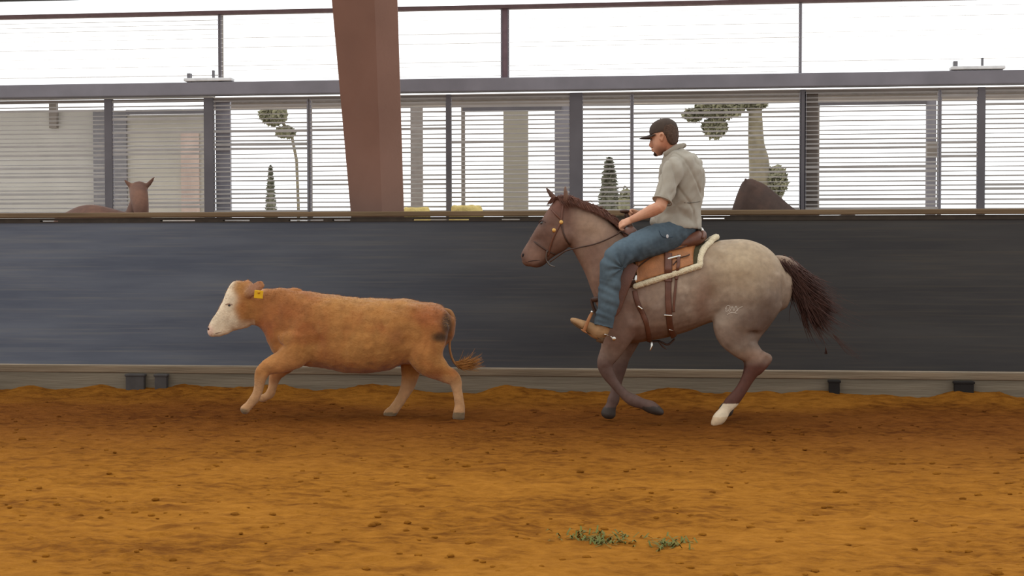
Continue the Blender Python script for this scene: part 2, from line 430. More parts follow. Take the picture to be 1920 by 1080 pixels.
for r in rr:
    m_ = [(r[0][i] + r[2][i]) / 2 for i in range(3)]
    f = [FWD.x, FWD.y]; back = (at_depth(707, 392, 14.45) - ct.location); dep = (Vector((back.x, back.y, 0)) - Vector((m_[0], m_[1], 0))).dot(FWD)
    h = Vector((RGT.x, RGT.y, 0)) * .012
    mv = Vector(m_) + FWD * .02; e_ = Vector((m_[0], m_[1], m_[2])) + FWD * dep
    r2.append([mv - h, mv + h, e_ + h, e_ - h])
    g = RGT * .25; g = RGT * .13; r3.append([e_ - g, e_ + g, e_ + g + FWD * .022, e_ - g + FWD * .022])
mb.rings(r2); mb.build('web_plate', colm, ct, False)
mb = MB(); mb.rings(r3); mb.build('outer_flange', colm, ct, False)

# ---- louvred screen
sz = lambda py: at_y(960, py, SY).z
steel = mat('frame_steel', (128, 124, 130), .6, .12, 3)
dark = mat('post_dark', (98, 93, 96), .6, .15, 3)
brown = mat('post_brown', (128, 118, 110), .7, .12, 3)
SXL, SXR = wx(-150, SY, 300), wx(2080, SY, 300)
tn = [4]
def trim(mb, m, bevel=0):
    o = mb.build('trim_%d' % tn[0], m, smooth=False, bevel=bevel); tn[0] += 1; tag(o, kind='structure'); return o
mb = MB(); mb.box(SXL, SXR, SY - .1, SY + .06, sz(172), sz(147)); trim(mb, steel, .01)
mb = MB(); mb.box(SXL, SXR, SY - .02, SY + .05, sz(182), sz(177)); trim(mb, brown)
mb = MB(); mb.box(SXL, SXR, SY - .06, SY + .05, sz(16.5), sz(10)); trim(mb, mat('girt', (110, 88, 88), .7))
mb = MB(); mb.box(SXL, SXR, SY - .25, SY + .05, sz(-40), sz(-19)); trim(mb, mat('eave', (30, 28, 28), .7))
posts = [(199, 213, dark, -.04), (385, 402, dark, -.04), (403, 430, mat('post_grey', (158, 156, 164), .6), .03), (838, 846, dark, -.04), (1069, 1092, dark, -.04),
         (1500, 1510, dark, -.03), (1510, 1534, brown, .03), (1832, 1845, dark, -.04), (578, 583, brown, .02), (1183, 1187, brown, .02), (1759, 1763, brown, .02), (-96, -80, dark, -.04), (1990, 2003, dark, -.04)]
for a, c, m_, off in posts:
    mb = MB(); mb.box(wx(a, SY, 300), wx(c, SY, 300), SY + off, SY + off + .05, .1, sz(176)); trim(mb, m_)
for a, c, m_ in ((413, 417, brown), (941, 954, mat('mullion', (120, 98, 104), .6)), (1498, 1501, mat('mullion_pale', (205, 200, 200), .6))):
    mb = MB(); mb.box(wx(a, SY, 80), wx(c, SY, 80), SY - .02, SY + .04, sz(147), sz(16)); trim(mb, m_)
slm = mat('louver', (190, 184, 180), .5, .08, 4, transl=.45)
slw = mat('louver_glare', (246, 244, 242), .5, .02, 4, transl=.6)  # upper slats whitened, window glare painted into their colour
wn = [1]
def window(x0, x1, py0, py1, pitch, th, m_, seed):
    r_ = random.Random(seed)
    xa, xb = wx(x0, SY, 250), wx(x1, SY, 250); z0, z1 = (sz(py1) if py1 < 395 else 1.3), sz(py0)
    w = empty('window_%d' % wn[0], ((xa + xb) / 2, SY, z0)); wn[0] += 1; tag(w, kind='structure')
    h = (xb - xa) / 2; mb = MB(); k = 0; z = pitch * .5
    while z < z1 - z0:
        t2 = th * r_.choice((.55, .8, 1, 1, 1.2, 1.9)); d = r_.uniform(-.003, .003); tl = r_.uniform(.001, .006)
        a = Vector((-h, -.035, z + d)); y2 = -.035 + .02
        mb.add([(-h, -.035, z + d), (h, -.035, z + d + r_.uniform(-.004, .004)), (h, y2, z + d + tl), (-h, y2, z + d + tl),
                (-h, -.035, z + d + t2), (h, -.035, z + d + t2), (h, y2, z + d + tl + t2), (-h, y2, z + d + tl + t2)],
               [(0, 1, 5, 4), (3, 7, 6, 2), (0, 4, 7, 3), (1, 2, 6, 5), (4, 5, 6, 7), (0, 3, 2, 1)])
        z += pitch
    mb.build('louver_slats', m_, w, False)
    mb = MB()
    for s in (-1, 1): mb.box(s * h - .008, s * h + .008, -.03, -.01, 0, z1 - z0)
    mb.build('window_frame', steel, w, False)
for i, (a, c) in enumerate(((-80, 199), (213, 385), (402, 578), (583, 838), (846, 1069), (1092, 1183), (1187, 1500), (1510, 1759), (1763, 1832), (1845, 1990))):
    window(a, c, 180, 400, .0485, .0135, slm, 20 + i)
for i, (a, c) in enumerate(((-90, 413), (417, 941), (954, 1498), (1501, 1990))):
    window(a, c, 17, 147, .050, .0035, slw, 50 + i)

# fixtures standing on the beam
fx = mat('fixture_grey', (120, 118, 122), .5); fw = mat('fixture_white', (225, 225, 225), .4)
for px, lab in ((392, 'left of the column'), (1832, 'near the right edge')):
    p = at_y(px, 150, SY - .05); e_ = empty('beam_lamp', (p.x, SY - .05, sz(147)), label='small flat lamp fixture standing on the long beam, ' + lab, cat='lamp', group='lamps on the beam')
    mb = MB(); mb.box(-.27, .27, -.06, .06, .01, .045); mb.build('lamp_housing', fw, e_, False, .008)
    for q_ in ((-.24, -.2, -.03, .03, 0, .1), (.04, .06, -.02, .02, .04, .13)):
        mb = MB(); mb.box(*q_); mb.build('bracket', fx, e_, False)

# ---- beyond the screen
mb = MB(); mb.box(wx(392, 16.6, 185), wx(2150, 16.6, 185), 16.6, 16.75, at_y(960, 196, 16.6).z, at_y(960, 175, 16.6).z); trim(mb, mat('outer_eave', (176, 166, 158), .8, .1, 2))
mb = MB(); mb.box(wx(392, 16.6, 185), wx(2150, 16.6, 185), 16.55, 16.6, at_y(960, 187, 16.6).z, at_y(960, 183, 16.6).z); trim(mb, mat('outer_eave_dark', (120, 112, 106), .8))
pale = mat('pale_siding', (178, 172, 164), .8, .07, 1.5); tan = mat('tan_siding', (150, 142, 128), .8, .1, 1.2)
def panel(name, x0, x1, y0, y1, Y, th, m_):
    mb = MB(); a = at_y(x0, y1, Y); c = at_y(x1, y0, Y); mb.box(0, c.x - a.x, 0, th, 0, c.z - (.12 if y1 > 395 else a.z))
    o = mb.build(name, m_, smooth=False); o.location = (a.x, Y, .12 if y1 > 395 else a.z); return o
o = empty('shed', (at_y(100, 300, 22).x, 22, .12), label='pale grey metal shed seen through the louvers at far left', cat='building')
def part(name, x0, x1, y0, y1, Y, th, m_, root):
    p = panel(name, x0, x1, y0, y1, Y, th, m_); p.location = Vector(p.location) - Vector(root.location); p.parent = root; return p
part('wall_siding', -300, 175, 207, 400, 22, .2, pale, o); part('wall_siding', 236, 384, 214, 400, 21.9, .2, mat('siding_warm', (172, 164, 152), .8, .1, 1.2), o)
part('roof_edge', -320, 392, 176, 190, 21.6, .3, mat('roof_edge', (120, 112, 108), .7), o); part('door_header', 236, 384, 204, 214, 21.7, .1, dark, o)
part('corner_post', 176, 236, 207, 400, 21.85, .15, mat('corner_grey', (118, 114, 116), .7), o)
part('post_strip', 92, 105, 190, 240, 21.9, .08, brown, o)
part('stained_panel', 340, 372, 250, 400, 21.85, .04, mat('salmon', (182, 160, 148), .8, .15, 3), o)
for x0, x1, hy, lab, tx in ((868, 1052, 195, 'middle, left of the ridden horse', True), (1534, 1738, 184, 'right, beyond the rider', False)):
    c = at_y((x0 + x1) / 2, 300, 18.5); g = empty('gate_frame', (c.x, 18.5, .12), label='dark open doorway frame behind the louvers at ' + lab, cat='door frame')
    part('header', x0, x1, hy, hy + 13, 18.5, .08, dark, g)
    part('frame_post', x1 - (12 if tx else 2), x1 + (16 if tx else 18), hy - 8, 400, 18.52, .06, steel, g); part('frame_post', x0 - 3, x0 + 3, hy, 400, 18.52, .06, brown, g)
    if not tx: part('latch_box', 1738, 1760, 265, 293, 18.4, .06, brown, g)
o = panel('board_panel', 944, 990, 206, 400, 20, .05, tan); tag(o, 'tall tan board standing behind the louvers beside the middle doorway', 'board')
o = panel('board_panel', 770, 792, 200, 400, 20, .05, mat('greybrown', (140, 130, 124), .8)); tag(o, 'narrow grey brown board just right of the steel column', 'board')

bark = mat('bark', (128, 118, 98), .9, .2, 8); leafm = mat('leaf', (140, 136, 110), .8, .3, 3)
def leaves(mb, c, rad, n_, size, shape=None):
    for i in range(n_):
        while True:
            v = Vector((rnd.uniform(-1, 1), rnd.uniform(-1, 1), rnd.uniform(-1, 1)))
            if v.length < 1: break
        p = Vector((c[0] + v.x * rad[0], c[1] + v.y * rad[1], c[2] + v.z * rad[2]))
        if shape: p = shape(p, v)
        q = Vector((rnd.gauss(0, 1), rnd.gauss(0, 1), rnd.gauss(0, 1))).normalized(); w = q.orthogonal().normalized(); s = size * rnd.uniform(.6, 1.3)
        mb.add([p - q * s, p + w * s * .6, p + q * s, p - w * s * .6], [(0, 1, 2, 3)])
def conifer(px, top, w0, w1, Y, label):
    b0 = at_y(px, 400, Y); tp = at_y(px, top, Y); wd = (at_y(w1, 400, Y).x - at_y(w0, 400, Y).x) / 2
    e_ = empty('conifer', (b0.x, Y, .12), label=label, cat='tree'); h = tp.z - .12
    mb = MB(); mb.tube([(0, 0, 0), (0, 0, h * .9)], [wd * .12, wd * .03], 8, 1); mb.build('trunk', bark, e_)
    mb = MB()
    mb.rings([[(wd * k_ * math.cos(a_ * .785), wd * k_ * math.sin(a_ * .785), h * z_) for a_ in range(8)] for k_, z_ in ((.95, .05), (.9, .3), (.62, .65), (.3, .85), (.05, .98))])
    for i in range(3200):
        f = rnd.random() ** 1.3; r = wd * 1.25 * (1 - f) ** .55 * rnd.random() ** .3; a = rnd.uniform(0, 6.28)
        p = Vector((r * math.cos(a), r * math.sin(a), h * (.04 + .97 * f))); q = Vector((math.cos(a), math.sin(a), rnd.uniform(-.5, .5))); w = q.orthogonal().normalized(); s = wd * rnd.uniform(.12, .24)
        mb.add([p - q * s, p + w * s * .5, p + q * s, p - w * s * .5], [(0, 1, 2, 3)])
    mb.build('foliage', mat('conifer_green', (118, 116, 98), .8, .3, 2), e_, False)
conifer(1142, 298, 1114, 1170, 34, 'pointed dark conifer seen through the louvers left of the rider')
conifer(508, 312, 495, 524, 36, 'slender dark conifer seen through the louvers left of the steel column')
mb = MB(); p = at_y(1172, 392, 30)
mb.box(-.13, .13, -.2, .2, 0, 2.3)
leaves(mb, (0, 0, 1.05), (.26, .4, 1.55), 2600, .06); o = mb.build('shrub', leafm, smooth=False); o.location = (p.x, 30, .1)
tag(o, 'square olive shrub at the right side of the pointed conifer', 'shrub')
def tree(pts, crown, Y, label):
    b0 = at_y(pts[0][0], pts[0][1], Y); e_ = empty('broadleaf_tree', (b0.x, Y, .12), label=label, cat='tree')
    P = [at_y(a, c, Y) - e_.location for a, c, r_ in pts]; P[0].z = 0
    mb = MB(); mb.tube(P, [r_ / (FPX / Y) for a, c, r_ in pts], 10, 3); mb.build('trunk', bark, e_)
    mb = MB()
    for (cx, cy, rx_, ry_, n_) in crown:
        c = at_y(cx, cy, Y) - e_.location; k = Y / FPX; leaves(mb, c, (rx_ * k, rx_ * k, ry_ * k), n_ * 3, .075)
    mb.build('foliage', leafm, e_, False)
tree([(1432, 400, 26), (1425, 330, 20), (1418, 270, 15), (1416, 200, 12)], [(1350, 200, 45, 22, 900), (1340, 240, 22, 18, 350), (1415, 190, 25, 16, 300), (1455, 340, 20, 30, 250), (1300, 215, 20, 12, 150)], 30, 'broad grey green tree with thick trunk behind the louvers right of the rider')
tree([(560, 400, 3), (556, 300, 3), (530, 230, 3)], [(512, 215, 26, 20, 500), (535, 248, 18, 10, 200)], 32, 'sparse tree with small hanging crown left of the steel column')

# ================================================================== ANIMALS AND PEOPLE
coatm = mat('horse_coat', None, .62, .12, 26, .12, 160, attr='coat', spec=.35)
calfm = mat('calf_coat', None, .85, .16, 14, .3, 60, attr='coat', spec=.2, sheen=.2)
# ------------------------------------------------------------------ CALF
FC = Frame(650, 11.95)
calf = empty('calf', FC.base, YAW, label='reddish tan calf with white face and yellow ear tag, trotting left ahead of the horse', cat='calf')
mb = MB()
loft(mb, FC, [(468, 540, 468, 606, .075), (500, 541, 490, 618, .085), (530, 540, 503, 645, .12), (560, 544, 520, 668, .155), (595, 549, 562, 684, .19), (632, 554, 608, 690, .22),
              (680, 558, 662, 700, .245, .08), (725, 560, 716, 697, .25, .08), (765, 561, 757, 684, .24, .02), (800, 567, 790, 680, .225), (828, 573, 820, 668, .185), (844, 590, 838, 645, .11)])
loft(mb, FC, [(458, 527, 486, 560, .06), (443, 527, 484, 588, .08), (428, 540, 470, 609, .082), (418, 561, 452, 617, .075), (408, 582, 436, 622, .06), (399, 598, 423, 627, .052), (391, 611, 410, 631, .05), (389, 619, 398, 631, .038)], sub=5)
limb(mb, FC, [(560, 630, 40, .07, -.13), (556, 660, 30, .075, -.14), (528, 679, 21, .06, -.14), (500, 688, 15, .042, -.14), (489, 705, 12.5, .036, -.14), (484, 728, 9, .027, -.14), (477, 748, 9.5, .03, -.14), (466, 761, 8.5, .03, -.14), (458, 769, 9.5, .036, -.14)])
limb(mb, FC, [(560, 640, 36, .07, .13), (545, 670, 24, .06, .13), (524, 693, 16, .045, .13), (515, 708, 12, .036, .13), (511, 724, 9, .027, .13), (506, 738, 9, .03, .13), (498, 745, 8, .03, .13), (490, 747, 8.5, .034, .13)])
limb(mb, FC, [(803, 605, 40, .09, -.12), (796, 645, 40, .1, -.13), (806, 678, 30, .085, -.135), (829, 698, 19, .055, -.135), (852, 710, 14, .04, -.135), (857, 730, 10, .03, -.135), (861, 754, 9, .028, -.135), (862, 766, 10.5, .033, -.135), (861, 777, 11, .037, -.135), (860, 783, 12.5, .04, -.135)])
limb(mb, FC, [(790, 610, 40, .09, .12), (780, 655, 34, .1, .13), (772, 690, 22, .07, .135), (767, 716, 15, .042, .135), (758, 738, 11, .032, .135), (748, 755, 10, .03, .135), (739, 766, 10.5, .033, .135), (732, 774, 11.5, .037, .135), (729, 779, 12, .04, .135)])
# ears
def ear(mb, F, ch, t=.012):
    pts = [F.p(c[0], c[1], c[3]) for c in ch]; mb.tube(pts, [c[2] / F.sc for c in ch], 12, 4, [t] * len(ch), roundcap=True)
ear(mb, FC, [(461, 556, 6, -.07), (469, 548, 11, -.105), (481, 539, 11.5, -.14), (492, 532, 7, -.16)], .012)
ear(mb, FC, [(463, 550, 5, .07), (472, 545, 9, .105), (483, 539, 8, .14), (492, 535, 3, .16)], .011)
mb.ell(FC.p(553, 543, 0), (.06, .03, .018))
me = remesh(mb, .0095, 7)
P = FC.p
sculpt(me, [(P(430, 573, -.085), .022, -.008), (P(392, 618, -.045), .012, -.006), (P(560, 630, -.2), .12, .012), (P(600, 640, -.2), .06, -.018), (P(690, 610, -.25), .2, .012), (P(765, 640, -.2), .06, -.025),
            (P(775, 580, -.16), .045, .018), (P(815, 620, -.2), .1, .012), (P(735, 575, -.2), .06, -.012), (P(545, 600, -.12), .05, -.01), (P(460, 600, -.08), .04, .008), (P(838, 585, -.1), .03, .012)])
wobble(me, .010, 9, (1, 1, .6)); wobble(me, .004, 30, (1, 1, .5), 9)
def calf_col(px, py, a):
    c = np.tile(np.array(lin((165, 112, 58))), (len(a), 1))
    q = nz(a, 3.5); q2 = nz(a, 8, 5)
    c = mixc(c, (146, 82, 40), np.clip(q * 1.5 + .1, 0, .85)); c = mixc(c, (172, 122, 66), np.clip(-q2 * .9, 0, .7))
    c = mixc(c, (144, 82, 44), blob(px, py, 535, 580, 50, 42, 2) * .8); c = mixc(c, (182, 130, 70), blob(px, py, 640, 650, 60, 30, 2.4) * .5); c = mixc(c, (150, 88, 46), blob(px, py, 605, 645, 9, 45, 2.4, .1) * .6)
    c = mixc(c, (142, 74, 38), blob(px, py, 812, 590, 42, 24, 1.6) * .75)
    c = mixc(c, (166, 122, 68), blob(px, py, 700, 560, 110, 12, 2.5) * .4)
    c = mixc(c, (188, 130, 72), blob(px, py, 800, 650, 34, 28, 2) * .6)
    c = mixc(c, (128, 74, 42), blob(px, py, 742, 632, 14, 14, 2) * .6)
    c = mixc(c, (186, 128, 76), blob(px, py, 520, 690, 50, 22, 2) * .7)
    # paler lower legs
    c = mixc(c, (190, 146, 104), np.clip((py - 700) / 25, 0, 1) * .85)
    # dark soiled patch on the thigh
    st = np.maximum(blob(px, py, 838, 608, 10, 22, 1.2), blob(px, py, 826, 632, 17, 9, 1.2)); c = mixc(c, (58, 44, 30), st * .9 * (a[:, 1] < .02))
    # white face
    edge = 434 + (py - 540) * .03 + 3 * np.sin(py * .16)
    fw_ = 1 / (1 + np.exp((px - edge - 6) / 3)); low = 1 / (1 + np.exp(-(py - 603 + (px - 430) * -.05) / 3)) * (px < 478)
    c = mixc(c, (222, 202, 172), np.clip(fw_ + low * .8 * (py > 598), 0, 1) * (px < 480) * (py < 640))
    c = mixc(c, (204, 158, 142), blob(px, py, 391, 621, 9, 10, 1.5) * .7)
    c = mixc(c, (190, 150, 122), blob(px, py, 478, 543, 17, 14, 1) * .6)
    # hooves
    c = mixc(c, (120, 98, 72), ((py > 774) & (px > 700)).astype(float)); c = mixc(c, (120, 98, 72), blob(px, py, 455, 772, 10, 6, 1)); 
    return c
paint(me, FC, calf_col)
link('body', me, calfm, calf)
cb = bvh(me)
def surf(B, F, px, py, off=0.0, side=-1, y0=1.2):
    """point on the near (side -1) or far skin under a photo position"""
    o = F.p(px, py, side * y0); q = F.p(px, py, 0); d = (q - o).normalized(); h = B.ray_cast(o, d)
    if h[0] is None: return F.p(px, py, 0)
    nn = h[1] if h[1].dot(d) < 0 else -h[1]
    return h[0] + nn * off
eyem = mat('eye_dark', (22, 16, 14), .15, .1, spec=.6)
mb = MB(); mb.ell(surf(cb, FC, 430, 573, -.006), (.016, .01, .011)); mb.build('eye', eyem, calf)
mb = MB(); mb.tube([surf(cb, FC, 423, 571, .002), surf(cb, FC, 429, 569.5, .004), surf(cb, FC, 436, 571, .002)], [.003, .004, .002], 6); mb.build('eyelid', mat('lid', (150, 120, 100), .8), calf)
mb = MB(); mb.ell(surf(cb, FC, 391.5, 617, -.002), (.01, .005, .013)); mb.build('nostril', mat('nostril', (70, 48, 44), .7), calf)
mb = MB(); mb.tube([surf(cb, FC, 396, 628, .0), surf(cb, FC, 406, 625, .0), surf(cb, FC, 416, 622, .0)], [.002, .003, .001], 6); mb.build('mouth_line', mat('lip', (120, 90, 80), .7), calf)
tagm = mat('tag_yellow', (236, 186, 40), .45, .05)
mb = MB(); c = FC.p(485, 552, -.185)
mb.box(-.036, .036, -.004, .004, -.034, .034); o = mb.build('ear_tag', tagm, calf, False, .008); o.location = c; o.rotation_euler = (R(8), R(6), R(4)); o['label'] = 'yellow ear tag'
mb = MB(); mb.ell((0, -.006, .016), (.011, .006, .011)); mb.build('tag_button', mat('tag_button', (200, 140, 30), .5), o)
mb = MB(); tp = [FC.p(830, 582), FC.p(844, 585, -.01), FC.p(851, 602, -.03), FC.p(846, 625, -.04), FC.p(843, 650, -.04), FC.p(849, 675, -.03), FC.p(861, 690, -.02)]
mb.tube(tp, [.02, .020, .016, .012, .010, .010, .010], 10)
tailo = mb.build('tail', mat('calf_tail', (150, 106, 66), .9, .2, 12), calf)
sl = []
for i in range(170):
    s0 = Vector(tp[-2]).lerp(Vector(tp[-1]), rnd.uniform(.2, 1)); dx = rnd.uniform(.06, .23); dz = rnd.gauss(.03, .035)
    sl.append(([s0, s0 + Vector((dx * .5, rnd.gauss(0, .012), dz * .3 - .012)), s0 + Vector((dx, rnd.gauss(0, .02), dz))], .0032))
mb = MB(); strands(mb, sl); mb.build('tail_tuft', mat('tuft', (164, 112, 58), .9, .25, 20), tailo)
# woolly fuzz along the topline and neck
a_, n_ = arr(me); idx = [i for i in range(len(a_)) if n_[i][2] > .25 and a_[i][2] > .7]
mb = MB()
for i in rnd.sample(idx, min(3800, len(idx))):
    p = Vector(a_[i]); q = Vector(n_[i]); s = rnd.uniform(.006, .015); w = q.orthogonal().normalized() * .0016
    d = (q + Vector((.5, rnd.gauss(0, .3), rnd.gauss(0, .2)))).normalized() * s
    mb.add([p - w, p + w, p + d], [(0, 1, 2)])
o = mb.build('topline_wool', mat('wool', (176, 128, 72), .95, .2, 8), calf, False); o['kind'] = 'stuff'

# ------------------------------------------------------------------ HORSE
FH = Frame(1290, 11.5)
horse = empty('horse', FH.base, YAW, label='roan horse with white hind sock and dark tail, loping left under the rider', cat='horse')
P = FH.p
mb = MB()
loft(mb, FH, [(1122, 525, 1124, 572, .09), (1136, 478, 1130, 606, .165), (1160, 452, 1146, 634, .205, .1), (1186, 444, 1176, 643, .235, .22), (1216, 455, 1212, 640, .27, .12), (1250, 463, 1250, 633, .295, .05),
              (1290, 463, 1290, 621, .295), (1325, 457, 1320, 608, .28), (1360, 450, 1350, 602, .27, .05), (1395, 448, 1385, 615, .275, .08), (1430, 460, 1415, 620, .25, .08), (1455, 481, 1441, 605, .19), (1471, 505, 1460, 585, .11)])
loft(mb, FH, [(1050, 371, 1050, 430, .055), (1075, 379, 1066, 458, .07), (1098, 387, 1077, 474, .085), (1120, 397, 1089, 497, .1), (1142, 414, 1101, 523, .125), (1165, 436, 1112, 553, .155), (1190, 452, 1130, 600, .18)])
loft(mb, FH, [(1052, 371, 1074, 396, .055), (1040, 376, 1079, 426, .075), (1026, 394, 1074, 452, .092), (1014, 414, 1062, 467, .09), (1000, 436, 1043, 478, .068), (988, 455, 1031, 487, .055), (980, 468, 1020, 498, .05), (976, 478, 1007, 502, .048), (979, 489, 993, 499, .034)], sub=5)
# near fore (folded), far fore (reaching down), near hind, far hind
limb(mb, FH, [(1172, 540, 42, .075, -.17), (1164, 590, 38, .085, -.17), (1158, 625, 31, .08, -.165), (1147, 655, 22, .06, -.16), (1134, 680, 16, .045, -.155), (1140, 700, 12.5, .036, -.155), (1153, 720, 10, .03, -.155), (1172, 741, 10, .03, -.155), (1188, 751, 12, .036, -.155), (1204, 757, 10.5, .034, -.155), (1219, 763, 12.5, .046, -.155), (1231, 769, 10, .05, -.155), (1240, 773, 6, .04, -.155)])
limb(mb, FH, [(1186, 550, 42, .075, .17), (1180, 600, 36, .085, .17), (1172, 640, 27, .07, .165), (1164, 668, 19, .05, .16), (1160, 690, 15, .042, .155), (1158, 712, 10.5, .032, .155), (1154, 735, 10, .03, .155), (1150, 750, 12, .036, .155), (1146, 760, 10.5, .036, .155), (1142, 770, 14, .046, .155), (1140, 777, 15.5, .052, .155)])
limb(mb, FH, [(1418, 510, 48, .1, -.13), (1408, 560, 56, .11, -.145), (1386, 598, 52, .11, -.15), (1380, 625, 38, .09, -.15), (1396, 650, 26, .07, -.15), (1414, 668, 19, .052, -.15), (1415, 684, 17, .046, -.15), (1405, 705, 12.5, .034, -.15), (1389, 732, 11, .03, -.15), (1371, 754, 13, .037, -.15), (1361, 767, 11, .035, -.15), (1353, 779, 13, .046, -.15), (1346, 787, 12.5, .052, -.15), (1339, 795, 8, .045, -.15)])
limb(mb, FH, [(1418, 510, 48, .1, .13), (1404, 560, 54, .11, .145), (1384, 598, 48, .11, .15), (1380, 625, 34, .09, .15), (1392, 650, 24, .07, .15), (1408, 668, 18, .052, .15), (1410, 684, 16, .046, .15), (1403, 705, 12, .034, .15), (1391, 728, 11, .03, .15), (1376, 746, 12, .037, .15), (1369, 756, 11, .035, .15), (1364, 764, 13, .046, .15), (1360, 771, 14, .054, .15)])
for o_ in (-.13, .13):
    mb.tube([P(1448, 565, o_), P(1432, 598, o_), P(1412, 632, o_), P(1408, 655, o_)], [.09, .075, .055, .04], 14, 4, [.06, .06, .05, .03])
for o_ in (-.15, .15):       # point of the hock
    mb.tube([P(1408, 645, o_), P(1430, 662, o_), P(1443, 671, o_), P(1436, 684, o_), P(1422, 700, o_)], [.018, .022, .024, .024, .02], 10, 4, [.014, .018, .024, .022, .018])
# ears
mb.tube([P(1045, 377, .05), P(1037, 369, .06), P(1029, 359, .065), P(1024, 352, .068)], [.018, .026, .018, .005], 12, 4, [.012] * 4)
mb.tube([P(1061, 379, -.05), P(1061, 368, -.06), P(1060, 358, -.062), P(1060, 348, -.06)], [.02, .028, .02, .005], 12, 4, [.012] * 4)
# jaw cheek
mb.ell(P(1057, 440, -.05), (.085, .045, .095)); mb.ell(P(1057, 440, .05), (.085, .045, .095))
me = remesh(mb, .0105, 8)
sculpt(me, [(P(1015, 420, -.09), .03, .008), (P(1016, 417, -.1), .012, -.006), (P(982, 478, -.05), .016, -.008), (P(1004, 450, -.07), .05, -.010, (1.4, 1, .8)), (P(1035, 425, -.09), .03, -.007), (P(1060, 440, -.1), .07, .008),
            (P(1110, 440, -.09), .06, -.012, (1.5, 1, 1)), (P(1150, 500, -.18), .09, .015), (P(1190, 560, -.25), .07, .012), (P(1210, 590, -.25), .05, -.018, (1, 1, 1.8)), (P(1185, 610, -.24), .06, .016),
            (P(1335, 560, -.28), .07, -.035, (.8, 1, 1.6)), (P(1345, 612, -.25), .06, .018), (P(1395, 500, -.28), .13, .02), (P(1440, 560, -.22), .08, .016), (P(1425, 590, -.2), .06, -.012, (.6, 1, 1.4)),
            (P(1330, 480, -.22), .06, -.012), (P(1352, 475, -.2), .05, .014), (P(1266, 600, -.29), .15, .01), (P(1385, 655, -.2), .04, .006), (P(1412, 640, -.2), .03, -.012), (P(1010, 492, -.04), .02, .006), (P(1133, 683, -.2), .03, .006),
            (P(1460, 500, 0), .05, -.02, (1, .5, 1.5)), (P(1470, 560, 0), .07, -.04, (1, .35, 1.4))])
wobble(me, .006, 6)
def horse_col(px, py, a):
    c = np.tile(np.array(lin((134, 114, 98))), (len(a), 1)); q = nz(a, 4); q2 = nz(a, 14, 3)
    c = mixc(c, (116, 92, 78), np.clip(q + .1, 0, .7)); c = mixc(c, (172, 150, 128), np.clip(-q - .05, 0, .5)); c = mixc(c, (176, 158, 140), np.clip(q2 * .6, 0, .35))
    # pale croup and hip with some top light painted in, paler stifle
    c = mixc(c, (176, 154, 122), blob(px, py, 1395, 490, 75, 55, 2.2) * .8); c = mixc(c, (176, 160, 142), blob(px, py, 1350, 600, 26, 40, 2, .5) * .7)
    c = mixc(c, (104, 84, 72), blob(px, py, 1390, 590, 55, 20, 2, .2) * .45); c = mixc(c, (84, 66, 56), blob(px, py, 1448, 592, 34, 46, 2) * .8); c = mixc(c, (92, 72, 60), blob(px, py, 1405, 625, 26, 30, 2) * .55); c = mixc(c, (96, 74, 62), blob(px, py, 1195, 640, 50, 26, 2) * .6)  # rear thigh and lower flank darkened, lower-body shade painted into the coat
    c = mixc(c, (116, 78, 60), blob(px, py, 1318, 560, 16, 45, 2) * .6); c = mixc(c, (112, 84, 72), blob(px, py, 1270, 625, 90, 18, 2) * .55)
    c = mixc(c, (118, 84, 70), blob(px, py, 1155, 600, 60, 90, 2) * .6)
    # neck: reddish with a pale centre, head darker red brown
    c = mixc(c, (126, 88, 70), blob(px, py, 1118, 470, 60, 95, 2, -.5) * .7); c = mixc(c, (160, 132, 108), blob(px, py, 1110, 425, 32, 18, 2, .6) * .7)
    c = mixc(c, (98, 66, 52), (1 / (1 + np.exp((px - 1072 - (py - 420) * .1) / 5))) * .9)
    c = mixc(c, (72, 46, 38), blob(px, py, 1024, 446, 12, 32, 2, .7) * .45); c = mixc(c, (104, 58, 42), blob(px, py, 1048, 385, 22, 16, 2) * .7); c = mixc(c, (60, 42, 36), blob(px, py, 1016, 418, 9, 7, 1.5) * .6); c = mixc(c, (150, 116, 98), blob(px, py, 1000, 478, 22, 16, 2) * .5); c = mixc(c, (148, 114, 96), blob(px, py, 1050, 440, 20, 22, 2) * .4)
    c = mixc(c, (84, 56, 44), blob(px, py, 978, 480, 8, 14, 1.5) * .8); c = mixc(c, (70, 48, 40), blob(px, py, 1024, 356, 10, 14, 1) * .6); c = mixc(c, (64, 44, 38), blob(px, py, 1022, 496, 14, 8, 1.5) * .7)
    # dark points
    c = mixc(c, (88, 52, 40), np.clip((py - 668) / 20, 0, 1) * (px > 1300)); c = mixc(c, (150, 118, 98), blob(px, py, 1415, 668, 26, 10, 1.6) * .7)
    c = mixc(c, (90, 66, 58), np.clip((py - 655) / 30, 0, 1) * (px < 1300) * .9)
    sock = (px < 1395) & (px > 1300) & (py > 757 + (a[:, 0] * 0)) & (a[:, 1] < 0); c = mixc(c, (226, 206, 176), sock.astype(float))
    c = mixc(c, (200, 168, 128), ((py > 782) & (px < 1395) & (px > 1300) & (a[:, 1] < 0)).astype(float) * .7)
    hoof = ((py > 762) & (px > 1205) & (px < 1280)) | ((py > 764) & (px < 1165)) | ((py > 757) & (px > 1300) & (a[:, 1] > 0)); c = mixc(c, (62, 52, 46), hoof.astype(float))
    return c
paint(me, FH, horse_col)
link('body', me, coatm, horse); HB = bvh(me); horse_me = me
for sd in (-1, 1):
    mb = MB(); mb.ell(surf(HB, FH, 1016, 418, -.008, sd), (.019, .012, .016)); mb.build('eye', eyem, horse)
